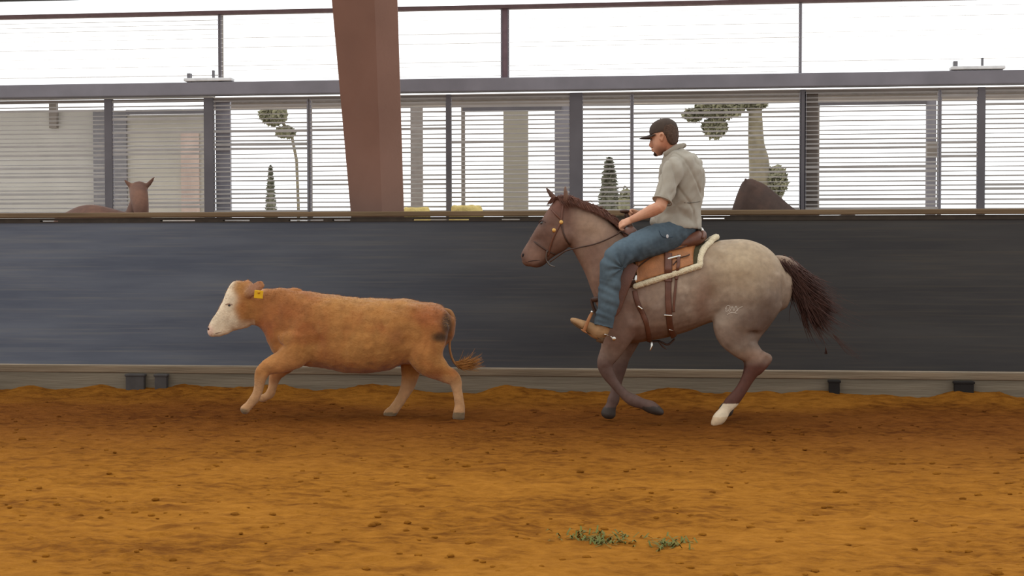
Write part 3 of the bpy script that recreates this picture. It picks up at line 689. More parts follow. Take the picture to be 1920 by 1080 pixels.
mb = MB(); mb.tube([surf(HB, FH, 1010, 418, .001), surf(HB, FH, 1016, 413.5, .004), surf(HB, FH, 1023, 417, .001)], [.003, .006, .003], 6); mb.build('eyelid', mat('horse_lid', (70, 46, 38), .6), horse)
mb = MB(); mb.ell(surf(HB, FH, 981, 479, -.003), (.012, .006, .017)); mb.build('nostril', mat('horse_nostril', (28, 18, 16), .7), horse)
mb = MB(); mb.tube([surf(HB, FH, 986, 492, 0), surf(HB, FH, 998, 489, .001), surf(HB, FH, 1012, 488, 0)], [.002, .0035, .002], 6); mb.build('mouth_line', mat('horse_lip', (46, 32, 28), .7), horse)
# mane
manem = mat('mane_hair', (104, 64, 48), .55, .3, 25)
crest = catmull([list(P(*q)) for q in ((1040, 374), (1058, 371), (1078, 379), (1098, 386), (1118, 395), (1138, 409), (1156, 428), (1166, 438))], 12)
sl = []
for i in range(1700):
    f = rnd.random(); k = f * (len(crest) - 1); p = Vector(crest[int(k)]).lerp(Vector(crest[min(int(k) + 1, len(crest) - 1)]), k % 1)
    sd = 1 if rnd.random() < .62 else -1; L = rnd.uniform(.05, .11) if sd < 0 else rnd.uniform(.1, .24)
    p = p + Vector((0, rnd.gauss(0, .008), -.005)); lift = rnd.uniform(.004, .022)
    if rnd.random() < .04: lift += .02
    sl.append(([p, p + Vector((L * .28, sd * .03, lift)), p + Vector((L * .6, sd * (.055 if sd < 0 else .07), -L * .3)), p + Vector((L * .85, sd * .085, -L * .75))], .0023))
for i in range(90):      # forelock
    p = P(1046 + rnd.uniform(-4, 8), 371, rnd.gauss(0, .012)); L = rnd.uniform(.05, .1)
    sl.append(([p, p + Vector((-L * .4, rnd.gauss(0, .01), .006)), p + Vector((-L * .9, rnd.gauss(0, .015), -L * .7))], .003))
mb = MB(); strands(mb, sl); mb.build('mane', manem, horse)
# tail
core = [P(1456, 486), P(1472, 491), P(1487, 504), P(1500, 530), P(1511, 560), P(1522, 590)]
mb = MB(); mb.tube(core, [.035, .045, .055, .055, .05, .02], 14, 4, [.035, .045, .05, .05, .045, .02])
me2 = remesh(mb, .009, 3)
def tail_col(px, py, a):
    c = np.tile(np.array(lin((74, 50, 40))), (len(a), 1)); return mixc(c, (150, 128, 108), 1 / (1 + np.exp((px - 1483 + (py - 500) * .1) / 6)))
paint(me2, FH, tail_col); tl = link('tail', me2, coatm, horse)
sl = []
for i in range(2300):
    f = rnd.random() ** .8; k = f * 4; p = Vector(core[int(k)]).lerp(Vector(core[int(k) + 1]), k % 1)
    if f < .22 and rnd.random() < .7: continue
    a = rnd.uniform(0, 6.28); rr_ = .055 * math.sqrt(rnd.random()); p = p + Vector((math.cos(a) * rr_, math.sin(a) * rr_, math.sin(a * 2) * .01 + math.cos(a) * rr_ * .7))
    L = rnd.uniform(.14, .34) * (1.5 if rnd.random() < .1 else 1); ang = rnd.gauss(-1.03, .2)
    wx_ = rnd.random() < .06
    if wx_: ang = rnd.uniform(-.8, -.5); L *= 1.3
    d = Vector((math.cos(ang), rnd.gauss(0, .1), math.sin(ang)))
    dd = Vector((math.cos(ang + .25), rnd.gauss(0, .15), math.sin(ang + .25)))
    sl.append(([p, p + d * L * .4, p + d * L * .7 + dd * L * .1, p + d * L * .7 + dd * L * .4], .003 if not wx_ else .0015))
for i in range(40):
    p = P(1524, 600, rnd.gauss(0, .01)); sl.append(([p, P(1540, 628, 0), P(1548, 650, rnd.gauss(0, .01)), P(1549 + rnd.gauss(0, 2), 664, 0)], .002))
for i in range(16):
    p = P(1522, 590, rnd.gauss(0, .01)); sl.append(([p, P(1560, 625, 0), P(1590 + rnd.gauss(0, 5), 655 + rnd.gauss(0, 5), 0), P(1612 + rnd.gauss(0, 8), 672 + rnd.gauss(0, 6), 0)], .0012))
mb = MB(); strands(mb, sl); mb.build('tail_hair', mat('tail_hair', (74, 48, 40), .6, .3, 25), tl)
# brand mark on the hip
mb = MB()
for st in (((1360, 579), (1364, 573), (1369, 575), (1366, 582), (1361, 584), (1362, 577)), ((1368, 585), (1373, 575), (1376, 583), (1380, 574), (1383, 583)), ((1378, 586), (1386, 578), (1392, 575)), ((1364, 590), (1372, 586), (1382, 588))):
    mb.tube([surf(HB, FH, x, y, .0005) for x, y in st], [.0028] * len(st), 6, 4)
o = mb.build('brand_mark', mat('brand_white', (196, 184, 170), .8), horse); o['label'] = 'pale brand mark on the hip'

# ---- draping over the horse
def axis_hit(x, ang, off, bvhs, zc=None):
    """from outside towards the barrel axis in the plane x = const"""
    zc = 1.08 if zc is None else zc; c = Vector((x, 0, zc)); d = Vector((0, -math.sin(ang), math.cos(ang))); best = None
    for B in bvhs:
        h = B.ray_cast(c + d * .9, -d)
        if h[0] is not None and (best is None or (h[0] - c).length > (best[0] - c).length): best = h
    if best is None: return c + d * .3
    return best[0] + d * off
def angle_of(p, zc=1.08): return math.atan2(-p.y, p.z - zc)
def drape(bottom, top, off, th, bvhs, ns=26, nt_=22, far=True, t0=0.0):
    """sheet over the back: bottom/top are functions s->(px, py); returns closed MB"""
    rows = []
    for i in range(ns + 1):
        s = i / ns; pb = surf(bvhs[0], FH, *bottom(s)); pt = P(*top(s)); ab = angle_of(pb); row = []
        rng = [t0 + (1 - t0) * k / nt_ for k in range(nt_ + 1)]
        if far: rng = [-v for v in rng[::-1]][:-1] + rng
        for tt in rng:
            x = pt.x + (pb.x - pt.x) * math.sin(abs(tt) * math.pi / 2) ** .75; row.append((x, tt * ab))
        rows.append([(axis_hit(x, a, off, bvhs), axis_hit(x, a, off + th, bvhs)) for x, a in row])
    mb = MB(); m_ = len(rows[0]); ni = len(rows)
    vs = [p[0] for r in rows for p in r] + [p[1] for r in rows for p in r]; o = ni * m_; fs = []
    for i in range(ni - 1):
        for j in range(m_ - 1):
            a = i * m_ + j; q = (a, a + 1, a + m_ + 1, a + m_); fs += [q[::-1], tuple(v + o for v in q)]
    for i in range(ni - 1):
        for j in (0, m_ - 1):
            a = i * m_ + j; fs.append((a, a + m_, a + m_ + o, a + o) if j == 0 else (a + m_, a, a + o, a + m_ + o))
    for j in range(m_ - 1):
        for i in (0, ni - 1):
            a = i * m_ + j; fs.append((a + 1, a, a + o, a + 1 + o) if i == 0 else (a, a + 1, a + 1 + o, a + o))
    mb.add(vs, fs); return mb, rows
L2 = lambda a, b: (lambda s: (a[0] + (b[0] - a[0]) * s, a[1] + (b[1] - a[1]) * s))
# ---- saddle blanket
bl = empty('saddle_blanket', FH.base, YAW, label='dark green saddle blanket edged with cream fleece under the saddle', cat='blanket')
mb, rows = drape(L2((1191, 537), (1312, 500)), L2((1168, 446), (1349, 453)), .004, .022, [HB])
feltm = mat('felt_green', (72, 66, 44), .95, .25, 40, .3, 200)
o = mb.build('felt_pad', feltm, bl); BB = bvh(o.data)
flm = mat('fleece_cream', (234, 218, 182), .98, .08, 60, .8, 120, sheen=.3)
edge = [r[-1] for r in rows] ; rear = rows[-1]
path = [(e_[0] + e_[1]) / 2 for e_ in edge] + [(e_[0] + e_[1]) / 2 for e_ in rear[::-1]] + [(r[0][0] + r[0][1]) / 2 for r in rows[::-1]]
path = [Vector(p) for p in path[::2]]
# the rear edge stands up a little off the back
n0 = len(path); 
mb = MB(); path = [p + Vector((0, 0, .022 * math.exp(-(p.y / .09) ** 2) if p.x > P(1330, 450).x else 0)) for p in path]; mb.tube(path, [.026] * len(path), 10, 2); me3 = remesh(mb, .006, 3); wobble(me3, .004, 45)
link('fleece_edge', me3, flm, bl)
# ---- western saddle
sd_ = empty('western_saddle', FH.base, YAW, label='tan tooled leather western saddle with brown straps, strapped on the roan horse', cat='saddle')
tanl = mat('leather_tan', (164, 106, 62), .5, .22, 14, .25, 90, spec=.45); brl = mat('leather_brown', (98, 58, 40), .5, .2, 14, .15, 90, spec=.45); dkl = mat('leather_dark', (70, 46, 34), .5, .2, 14, spec=.4)
silver = mat('silver', (215, 212, 205), .22, .05, metal=1.0)
mb, rs = drape(L2((1194, 531), (1299, 500)), L2((1176, 446), (1318, 450)), .03, .012, [HB])
o = mb.build('skirt', tanl, sd_); KB = bvh(o.data); sd1 = o
# upper jockey, a second layer with a curved rim
mb, rj = drape(lambda s: (1196 + 96 * s, 508 - 38 * s - 12 * math.sin(s * math.pi) * (1 - s)), L2((1180, 446), (1310, 448)), .044, .010, [HB])
o = mb.build('seat_jockey', mat('leather_tan_worn', (160, 100, 58), .5, .3, 10, .25, 90, spec=.45), sd_); JB = bvh(o.data)
mb = MB(); rim = [Vector((r[-1][1])) for r in rj]; mb.tube(rim, [.005] * len(rim), 6, 1); mb.build('rim_line', dkl, sd1)
mb = MB(); sw = [(1262, 497), (1275, 484), (1292, 478), (1304, 462), (1306, 450)]
mb.tube([surf(JB, FH, *q, .003) if JB.ray_cast(P(q[0], q[1], -1), Vector((0, 1, 0)))[0] else surf(KB, FH, *q, .003) for q in sw], [.0045] * 5, 6, 5); mb.build('tooling_line', dkl, sd1)
# seat, cantle, fork and horn
mb = MB(); 
loft(mb, FH, [(1172, 428, 1178, 462, .10), (1186, 424, 1190, 464, .13), (1200, 438, 1203, 468, .13), (1225, 450, 1226, 474, .15), (1255, 449, 1257, 474, .17), (1285, 438, 1290, 470, .19), (1305, 432, 1310, 462, .18), (1318, 432, 1320, 452, .13)])
me4 = remesh(mb, .008, 5); link('seat', me4, brl, sd_)
mb = MB(); cp = [P(1318, 446, -.17), P(1318, 436, -.12), P(1316, 431, -.06), P(1315, 430, 0), P(1316, 431, .06), P(1318, 436, .12), P(1318, 446, .17)]
mb.tube(cp, [.013] * 7, 10, 5); ca = mb.build('cantle_rim', brl, sd_)
mb = MB(); mb.tube([P(1317, 434, -.10), P(1316, 431.5, -.06), P(1315, 430, -.02)], [.016] * 3, 10, 4); mb.build('silver_cap', silver, ca)
mb = MB(); mb.tube([P(1183, 430), P(1178, 412), P(1174, 402)], [.028, .018, .017], 12, 4); mb.ell(P(1171, 396), (.04, .04, .018)); mb.build('horn', dkl, sd_)

ALLB = [HB, BB, KB, JB]
def top_surf(px, py, off, side=-1):
    o_ = P(px, py, side * 1.2); d = (P(px, py, 0) - o_).normalized(); best = None
    for B in ALLB:
        h = B.ray_cast(o_, d)
        if h[0] is not None and (best is None or h[3] < best[3]): best = h
    if best is None: return P(px, py, -.1 if side < 0 else .1)
    return best[0] - d * off
def strap(pts, w, off=.006, th=.005, sub=5, side=-1, raw=None):
    """flat leather strap lying on what is below it"""
    q = raw if raw else [top_surf(x, y, off, side) for x, y in pts]
    mb = MB(); mb.tube(q, [w / 2] * len(q), 8, sub, [th] * len(q), roundcap=False); return mb
# rigging: rear billet and flank cinch, front cinch and latigo
rg = strap([(1253, 474), (1253, 482), (1253, 490), (1253, 497), (1253, 504), (1253, 511), (1253, 518), (1253, 528)], .062, .013).build('rear_billet', brl, sd_)
strap([(1253, 526), (1253, 545), (1253, 562), (1254, 580), (1255, 600), (1258, 618), (1264, 632)], .05, .006).build('flank_cinch', brl, sd_)
strap([(1273, 478), (1272, 486), (1272, 494), (1271, 502), (1270, 512), (1268, 524)], .026, .013).build('billet_keeper', brl, sd_)
strap([(1268, 524), (1266, 545), (1264, 565), (1263, 585)], .02, .006).build('strap_end', brl, sd_)
strap([(1252, 486), (1262, 483), (1276, 480)], .022, .014).build('rigging_plate', silver, sd_)
strap([(1190, 545), (1193, 560), (1198, 574), (1205, 588), (1212, 606), (1216, 626), (1218, 640)], .04, .006).build('front_cinch', brl, sd_)
strap([(1245, 591), (1253, 591.5), (1260, 592)], .014, .014).build('cinch_buckle', silver, sd_)
strap([(1254, 618), (1258, 619), (1262, 620)], .010, .012).build('cinch_buckle', silver, sd_)
strap([(1196, 574), (1200, 577), (1204, 580)], .016, .014).build('latigo_buckle', silver, sd_)
mb = MB(); c0 = top_surf(1192, 524, .006); mb.ell(c0, (.024, .009, .038)); mb.build('concho', silver, sd_)
mb = MB(); mb.tube([P(1221, 640, -.06), P(1222, 648, -.07), P(1219, 657, -.07)], [.012, .010, .004], 8, 3, [.005] * 3); mb.build('cinch_ring', silver, sd_)
mb = MB(); mb.tube([P(1218, 641, 0), P(1236, 640, 0), P(1252, 646, 0), P(1264, 636, 0)], [.008] * 4, 8, 5, [.02] * 4); mb.build('cinch_hobble', dkl, sd_)
mb = MB(); mb.tube([P(1236, 641, -.03), P(1243, 650, -.03), P(1250, 655, -.03)], [.008, .007, .002], 8, 3); mb.build('loose_strap_end', dkl, sd_)
# fenders and stirrups
def fender(sg):
    y = -.33 * sg
    pts = [P(1186, 494, sg * -.30), P(1172, 522, sg * -.335), P(1160, 555, sg * -.345), P(1150, 585, sg * -.35), P(1125, 600, sg * -.355)]
    mb = MB(); mb.tube(pts, [.055, .06, .055, .04, .022], 14, 5, [.006] * 5); f = mb.build('fender', brl, sd_)
    yy = sg * -.39
    st = MB(); tp_ = P(1111, 586, yy)
    for o_ in (-.065, .065): st.tube([P(1111, 586, yy), P(1106, 594, yy + o_ * .8), P(1100, 608, yy + o_), P(1095, 621, yy + o_)], [.012, .013, .013, .013], 8, 4, [.006] * 4)
    a = P(1095, 621, yy - .065); b_ = P(1095, 621, yy + .065); st.tube([a, (a + b_) / 2, b_], [.008] * 3, 8, 2, [.03] * 3, ref=tuple((P(1120, 633) - P(1080, 608)).normalized()))
    s_ = st.build('stirrup', mat('stirrup_leather', (150, 98, 58), .5, .15), sd_)
    mb = MB(); mb.ell(P(1110, 585, yy), (.012, .016, .012)); mb.build('stirrup_bolt', silver, s_)
    return f
fender(1); fender(-1)
# ---- breast collar
bc = empty('breast_collar', FH.base, YAW, label='dark leather breast collar running from saddle front to chest', cat='breast collar')
for sdn in (-1, 1):
    strap([(1192, 528), (1180, 535), (1165, 542), (1150, 548), (1138, 553), (1128, 558), (1122, 560)], .04, .01, side=sdn).build('collar_strap', dkl, bc)
mb = MB(); mb.tube([P(1124, 559, -.10), P(1114, 562, -.05), P(1111, 563, 0), P(1114, 562, .05), P(1124, 559, .10)], [.02] * 5, 8, 5, [.01] * 5, ref=(0, 1, 0)); mb.build('chest_strap', dkl, bc)
mb = MB(); mb.tube([P(1109, 563, 0), P(1112, 575, 0), P(1120, 592, 0)], [.012] * 3, 8, 4); mb.build('tie_down_strap', dkl, bc)
# ---- bridle
br = empty('bridle', FH.base, YAW, label='dark leather bridle with gold conchos and reins on the roan horse', cat='bridle')
gold = mat('brass', (214, 168, 96), .35, .1, metal=.8)
HS = [HB]
def hs(pts, w, name, m_=dkl, side=-1):
    q = [surf(HB, FH, x, y, .005, side) for x, y in pts]; mb = MB(); mb.tube(q, [w / 2] * len(q), 8, 5, [.004] * len(q), roundcap=False); return mb.build(name, m_, br)
for sdn in (-1, 1):
    hs([(1057, 382), (1054, 396), (1052, 412), (1046, 428), (1038, 444), (1032, 462), (1027, 480)], .018, 'cheek_strap', brl, sdn)
    hs([(1053, 420), (1056, 436), (1062, 450), (1069, 459)], .014, 'throat_latch', dkl, sdn)
    hs([(1052, 412), (1042, 402), (1034, 392)], .016, 'brow_band', brl, sdn)
    hs([(994, 446), (1008, 458), (1026, 470), (1040, 476)], .012, 'nose_band', dkl, sdn)
for q in ((1052, 417), (1039, 432)):
    mb = MB(); mb.ell(surf(HB, FH, *q, .008), (.016, .006, .018)); mb.build('concho', gold, br)
mb = MB(); q = surf(HB, FH, 1024, 482, .01)
for sdn in (-1, 1):
    mb.tube([surf(HB, FH, 1026, 470, .012, sdn), surf(HB, FH, 1023, 484, .014, sdn), P(1030, 496, sdn * .05), P(1040, 500, sdn * .05)], [.005] * 4, 8, 4)
mb.tube([surf(HB, FH, 1023, 484, .01), P(1020, 484, 0), surf(HB, FH, 1023, 484, .01, 1)], [.005] * 3, 8, 3); mb.build('bit', mat('steel_dark', (120, 114, 110), .35, .1, metal=.8), br)
def rein(sg, hx, hy, hyo):
    a = P(1031, 491, sg * -.055); b_ = P(hx, hy, hyo)
    pts = [a, P(1048, 479, sg * -.08), P(1062, 470, sg * -.115), P(1082, 465, sg * -.125), P(1114, 458, sg * -.135), P(1140, 448, sg * -.15 + .0), b_]
    mb = MB(); mb.tube(pts, [.006] * 7, 8, 6, [.004] * 7); mb.build('rein', dkl, br)
HANDY = -.20
rein(1, 1161, 437, HANDY); rein(-1, 1163, 434, HANDY + .03)
mb = MB(); mb.tube([P(1164, 434, HANDY), P(1176, 440, HANDY + .03), P(1186, 452, HANDY + .03), P(1180, 470, -.16), P(1176, 488, -.2)], [.006] * 5, 8, 6, [.004] * 5); mb.build('rein_end', dkl, br)

# ------------------------------------------------------------------ RIDER
rider = empty('person', FH.base, YAW, label='man in dark cap, grey short sleeved shirt and blue jeans riding the roan horse', cat='person')
HS_ = 1.14
hc = P(1244, 259, -.02)      # head centre, ear level
HR = Matrix.Rotation(R(-26), 3, 'Z') @ Matrix.Rotation(R(-9), 3, 'Y')     # turned away, chin down
def H(x, y, z): return hc + HR @ Vector((x * HS_, y * HS_, z * HS_))
def hloft(mb, st, seg=24, sub=3):
    """stations z, x front, x back, half width"""
    rings = []
    for q in catmull(st, sub):
        z, x0, x1, hw = q[:4]; cx = (x0 + x1) / 2; hx = (x1 - x0) / 2
        rings.append([H(cx + hx * math.cos(2 * math.pi * k / seg), hw * math.sin(2 * math.pi * k / seg), z) for k in range(seg)])
    mb.rings(rings)
body = MB()
hloft(body, [(.112, -.03, .05, .035), (.098, -.062, .085, .06), (.065, -.083, .102, .073), (.03, -.088, .104, .077), (0, -.085, .098, .074), (-.03, -.083, .075, .07), (-.06, -.082, .045, .062), (-.085, -.083, .018, .05), (-.105, -.08, -.02, .036), (-.116, -.072, -.035, .022)])
body.tube([H(-.078, 0, .016), H(-.088, 0, -.010), H(-.098, 0, -.032), H(-.088, 0, -.044)], [.014, .018, .020, .014], 10, 4, [.011, .013, .018, .014]); body.ell(H(-.078, 0, -.02), (.022, .028, .034))
body.tube([H(-.082, -.026, -.062), H(-.092, 0, -.060), H(-.082, .026, -.062)], [.008, .011, .008], 8, 4)
body.tube([H(-.08, -.022, -.074), H(-.09, 0, -.073), H(-.08, .022, -.074)], [.008, .012, .008], 8, 4)
body.tube([H(-.082, -.05, .022), H(-.093, -.02, .026), H(-.09, 0, .018), H(-.093, .02, .026), H(-.082, .05, .022)], [.009] * 5, 8, 4)
for sg in (-1, 1):     # ears
    body.tube([H(.012, sg * .074, -.028), H(.004, sg * .083, -.01), H(.010, sg * .088, .016), H(.026, sg * .089, .024), H(.032, sg * .085, .006), H(.018, sg * .078, -.022)], [.007, .008, .009, .009, .008, .006], 8, 4)
    body.ell(H(.012, sg * .076, 0), (.016 * HS_, .01, .025 * HS_))
# neck
body.tube([H(.02, 0, -.02), P(1256, 276, -.01), P(1266, 296, 0), P(1270, 312, 0)], [.07, .064, .068, .09], 20, 4, [.066, .062, .07, .1])
# torso beneath the shirt
body.tube([P(1268, 305), P(1272, 330), P(1276, 370), P(1272, 405), P(1268, 432)], [.10, .13, .125, .12, .13], 20, 4, [.15, .17, .15, .14, .16])
# arms
SH = P(1262, 318, -.19); EL = P(1238, 388, -.30); WR = P(1184, 412, -.235); HD = P(1168, 420, HANDY)
body.tube([SH, SH.lerp(EL, .5), EL], [.062, .054, .047], 14, 4)
body.tube([EL, EL.lerp(WR, .3), EL.lerp(WR, .7), WR], [.047, .050, .036, .029], 14, 5, [.047, .048, .035, .033])
SH2 = P(1288, 315, .2); EL2 = P(1262, 385, .28); WR2 = P(1198, 402, .09); HD2 = P(1180, 400, .03)
body.tube([SH2, SH2.lerp(EL2, .5), EL2], [.062, .054, .047], 14, 4)
body.tube([EL2, EL2.lerp(WR2, .3), EL2.lerp(WR2, .7), WR2], [.047, .050, .036, .029], 14, 5)
def hand(mb, wr, kn, grip, palm_n, s=1.0):
    """wrist, knuckle centre, curl direction; palm_n = direction the palm faces"""
    d = (kn - wr).normalized(); nrm = (palm_n - d * palm_n.dot(d)).normalized(); w = d.cross(nrm)      # across the knuckles
    L = (kn - wr).length
    mb.tube([wr - d * .01, wr + d * L * .35, wr + d * L * .75, kn], [.024, .024, .02, .016], 14, 4, [.030, .037, .042, .042], ref=tuple(w))
    for i, (o, fl) in enumerate(((-.030, .88), (-.010, 1.0), (.011, .94), (.031, .78))):
        b_ = kn + w * o - nrm * .004; l = .038 * fl * s
        p1 = b_ + (d * .85 + nrm * .35).normalized() * l; p2 = p1 + (nrm * 1 + d * .1).normalized() * l * .72; p3 = p2 + (nrm * .5 - d * .9).normalized() * l * .55
        mb.tube([b_ - d * .012, b_, p1, p2, p3], [.0105, .011, .0098, .0088, .0072], 10, 3)
    b_ = wr + d * L * .35 + w * -.032 + nrm * .008
    q1 = b_ + (d * .7 + nrm * .6 - w * .35).normalized() * .034; q2 = q1 + (d * .8 + nrm * .5 + w * .35).normalized() * .03; q3 = q2 + (d * .5 + w * .8 + nrm * .3).normalized() * .02
    mb.tube([b_, q1, q2, q3], [.017, .0125, .0105, .008], 10, 4)
hand(body, WR, P(1168, 419, -.215), None, Vector((.15, .62, -.8)))
hand(body, WR2, P(1183, 399, .05), None, Vector((-.1, -.75, -.65)))
# legs beneath the jeans, feet inside the boots
def legpts(sg): return [P(1266, 438, sg * -.10), P(1210, 458, sg * -.25), P(1150, 488, sg * -.36), P(1143, 530, sg * -.385), P(1137, 580, sg * -.39), P(1128, 618, sg * -.39)]
for sg in (1, -1):
    body.tube(legpts(sg), [.11, .095, .07, .062, .05, .04], 16, 5, [.10, .09, .065, .062, .05, .04])
    body.tube([P(1128, 618, sg * -.39), P(1110, 616, sg * -.39), P(1090, 608, sg * -.39)], [.038, .03, .025], 12, 3, [.035, .036, .036])
me = remesh(body, .0052, 3)
sculpt(me, [(H(-.086, -.032, .004), .016, -.006), (H(-.086, .032, .004), .016, -.006), (H(.012, -.09, 0), .010, -.006), (H(-.07, -.05, -.025), .022, .003)])
skin = mat('skin', None, .55, .06, 30, .05, 200, attr='coat', spec=.35)
def skin_col(px, py, a):
    c = np.tile(np.array(lin((204, 152, 122))), (len(a), 1)); q = nz(a, 10); c = mixc(c, (190, 128, 98), np.clip(q, 0, .5))
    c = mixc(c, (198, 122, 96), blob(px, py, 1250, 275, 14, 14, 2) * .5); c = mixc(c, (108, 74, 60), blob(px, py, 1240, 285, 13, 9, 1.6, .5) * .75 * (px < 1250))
    return c
paint(me, FH, skin_col); bd = link('body', me, skin, rider)
for sg in (-1, 1):
    mb = MB(); mb.ell(H(-.080, sg * .032, .004), (.011, .013, .010)); mb.build('eye', mat('eye_white', (120, 100, 90), .3), rider)
    mb = MB(); mb.tube([H(-.088, sg * .018, .024), H(-.09, sg * .034, .028), H(-.08, sg * .052, .024)], [.0035, .005, .003], 6); mb.build('eyebrow', mat('hair_dark', (52, 38, 30), .8, .2, 60), rider)
hairm = mat('hair_brown', (86, 66, 54), .85, .25, 60, .6, 200)
# short hair below the cap
mb = MB(); hloft(mb, [(.108, -.02, .085, .06), (.07, -.03, .110, .078), (.03, -.01, .112, .082), (.0, .02, .108, .079), (-.03, .03, .098, .071), (-.052, .045, .086, .058), (-.062, .055, .075, .04)]); me = remesh(mb, .005, 3); wobble(me, .003, 90); link('hair', me, hairm, rider)
mb = MB()
mb.tube([H(-.064, -.026, -.098), H(-.074, 0, -.103), H(-.064, .026, -.098)], [.017, .019, .017], 10, 4)
mb.tube([H(-.080, -.026, -.056), H(-.094, 0, -.051), H(-.080, .026, -.056)], [.005, .006, .005], 8, 4)
me = remesh(mb, .004, 2); wobble(me, .0025, 110); link('beard', me, mat('beard', (58, 40, 32), .9, .25, 60), rider)
# cap
cap = MB()
hloft(cap, [(.036, -.094, .112, .083), (.06, -.095, .113, .085), (.09, -.085, .106, .080), (.115, -.06, .085, .066), (.13, -.03, .058, .042), (.134, -.01, .03, .016)], 28)
me = remesh(cap, .005, 3); co = link('cap', me, mat('cap_cloth', (74, 62, 54), .9, .15, 20, .3, 150), rider)
mb = MB(); rows = []
for i in range(9):
    v = -1 + 2 * i / 8; y = v * .078; bx = -.095 + .055 * v * v; tip = bx - .078 * math.sqrt(max(0, 1 - (v * .93) ** 2)) - .006; rows.append([(bx + .015, y), (lerp(bx, tip, .5), y * .98), (tip, y * .92)])
vs = []; fs = []
for dz in (.0, .005):
    for i, r in enumerate(rows):
        v = -1 + 2 * i / 8
        for k, (x, y) in enumerate(r): vs.append(H(x, y, .038 + dz - .016 * v * v - .006 * k))
o = 27
for i in range(8):
    for k in range(2):
        a = i * 3 + k; q = (a, a + 1, a + 4, a + 3); fs += [q, tuple(j + o for j in q[::-1])]
for i in range(8): fs += [(i * 3 + 2, i * 3 + 2 + o, i * 3 + 5 + o, i * 3 + 5), (i * 3, i * 3 + 3, i * 3 + 3 + o, i * 3 + o)]
for k in range(2): fs += [(k, k + o, k + 1 + o, k + 1), (24 + k, 24 + k + 1, 25 + k + o, 24 + k + o)]
mb.add(vs, fs); mb.build('cap_brim', mat('brim', (58, 46, 40), .9), co)
mb = MB(); mb.ell(H(.0, 0, .135), (.008, .008, .005)); mb.build('cap_button', mat('brim', (58, 46, 40)), co)
# shirt
sh = MB()
def tors(st, sub=4):
    rings = []; seg = 28; RR = Matrix.Rotation(R(-28), 3, 'Z')
    for q in catmull([[*P(a, y, yo), *P(b_, y2, yo), hw] for a, y, b_, y2, hw, yo in st], sub):
        A = Vector(q[:3]); B = Vector(q[3:6]); c = (A + B) / 2; u = (A - B) / 2; hw = q[6]
        rings.append([c + u * math.cos(t_) + Vector((0, hw, 0)) * math.sin(t_) + Vector((0, 0, 0)) for t_ in [2 * math.pi * k / seg for k in range(seg)]])
    return rings
sh.rings(tors([(1248, 287, 1278, 276, .07, 0), (1244, 295, 1292, 283, .13, 0), (1241, 306, 1309, 296, .185, 0), (1237, 322, 1319, 314, .205, 0), (1236, 345, 1321, 338, .195, 0), (1236, 370, 1317, 366, .18, 0), (1230, 392, 1315, 392, .175, 0), (1221, 408, 1315, 412, .18, 0), (1218, 417, 1315, 427, .19, 0), (1222, 423, 1312, 433, .185, 0)]))
CU = SH.lerp(EL, .84)
sh.tube([SH + Vector((.03, .06, .02)), SH, SH.lerp(EL, .45), CU], [.08, .082, .078, .079], 18, 5, [.08, .078, .076, .078], roundcap=False)
CU2 = SH2.lerp(EL2, .84); sh.tube([SH2 + Vector((-.02, -.08, .02)), SH2, SH2.lerp(EL2, .45), CU2], [.08, .075, .074, .076], 18, 5, roundcap=False)
me = remesh(sh, .0075, 5)
# folds
def folds(me, fn):
    a, n = arr(me); setco(me, a + n * fn(a)[:, None])
def shirt_fold(a):
    px = 1290 + a[:, 0] * FH.sc; pz = a[:, 2]
    h = np.array([noise.noise(Vector((p[0] * 9 + p[2] * 4, p[1] * 9, p[2] * 3.2))) + .6 * noise.noise(Vector((p[0] * 20 - p[2] * 12, p[1] * 16, p[2] * 9))) for p in a]) * .015
    c = np.array(P(1268, 385, -.18)); d = a - c; r_ = np.sqrt((d ** 2).sum(1)); ang = np.arctan2(d[:, 2], d[:, 0]); h += np.array([-.009 * max(0, 1 - abs(noise.noise(Vector((p[0] * 7 + p[2] * 3, p[1] * 6, p[2] * 2.4 + 7)))) * 9) for p in a]); h += .004 * np.sin(ang * 5 + a[:, 2] * 20) * np.exp(-((r_ - .1) / .08) ** 2)
    return h
folds(me, shirt_fold)
sculpt(me, [(P(1264, 362, -.2), .05, -.02, (.5, 1, 1.6)), (P(1296, 345, -.15), .07, .008), (P(1250, 400, -.17), .05, -.01, (1.4, 1, .6))])
shirtm = mat('shirt_grey', (160, 152, 138), .9, .06, 10, .15, 300, sheen=.15)
so = link('shirt', me, shirtm, rider); SB = bvh(me)
# collar, yoke vent seam and sleeve hem
def shs(px, py, off=.003): return surf(SB, FH, px, py, off)
mb = MB(); mb.tube([P(1246, 290, -.065), P(1256, 284, -.085), P(1268, 276, -.078), P(1279, 273, -.03), P(1282, 273, .03), P(1272, 277, .075), P(1254, 286, .08)], [.022] * 7, 10, 5, [.007] * 7, ref=(0, 1, .3)); mb.build('collar', shirtm, so)
seam = mat('seam', (104, 98, 88), .9)
mb = MB(); mb.tube([shs(x, y, .0) for x, y in ((1283, 380), (1290, 380.5), (1298, 380), (1306, 379), (1313, 377.5))], [.0028, .0035, .0035, .003, .002], 6, 4); mb.build('vent_seam', seam, so)
q = []; ax = (EL - SH).normalized(); u_ = ax.orthogonal().normalized(); v_ = ax.cross(u_)
mb = MB(); mb.tube([CU + u_ * .078 * math.cos(t_) + v_ * .078 * math.sin(t_) for t_ in [k * 6.2832 / 14 for k in range(15)]], [.006] * 15, 6, 2); mb.build('sleeve_hem', shirtm, so)
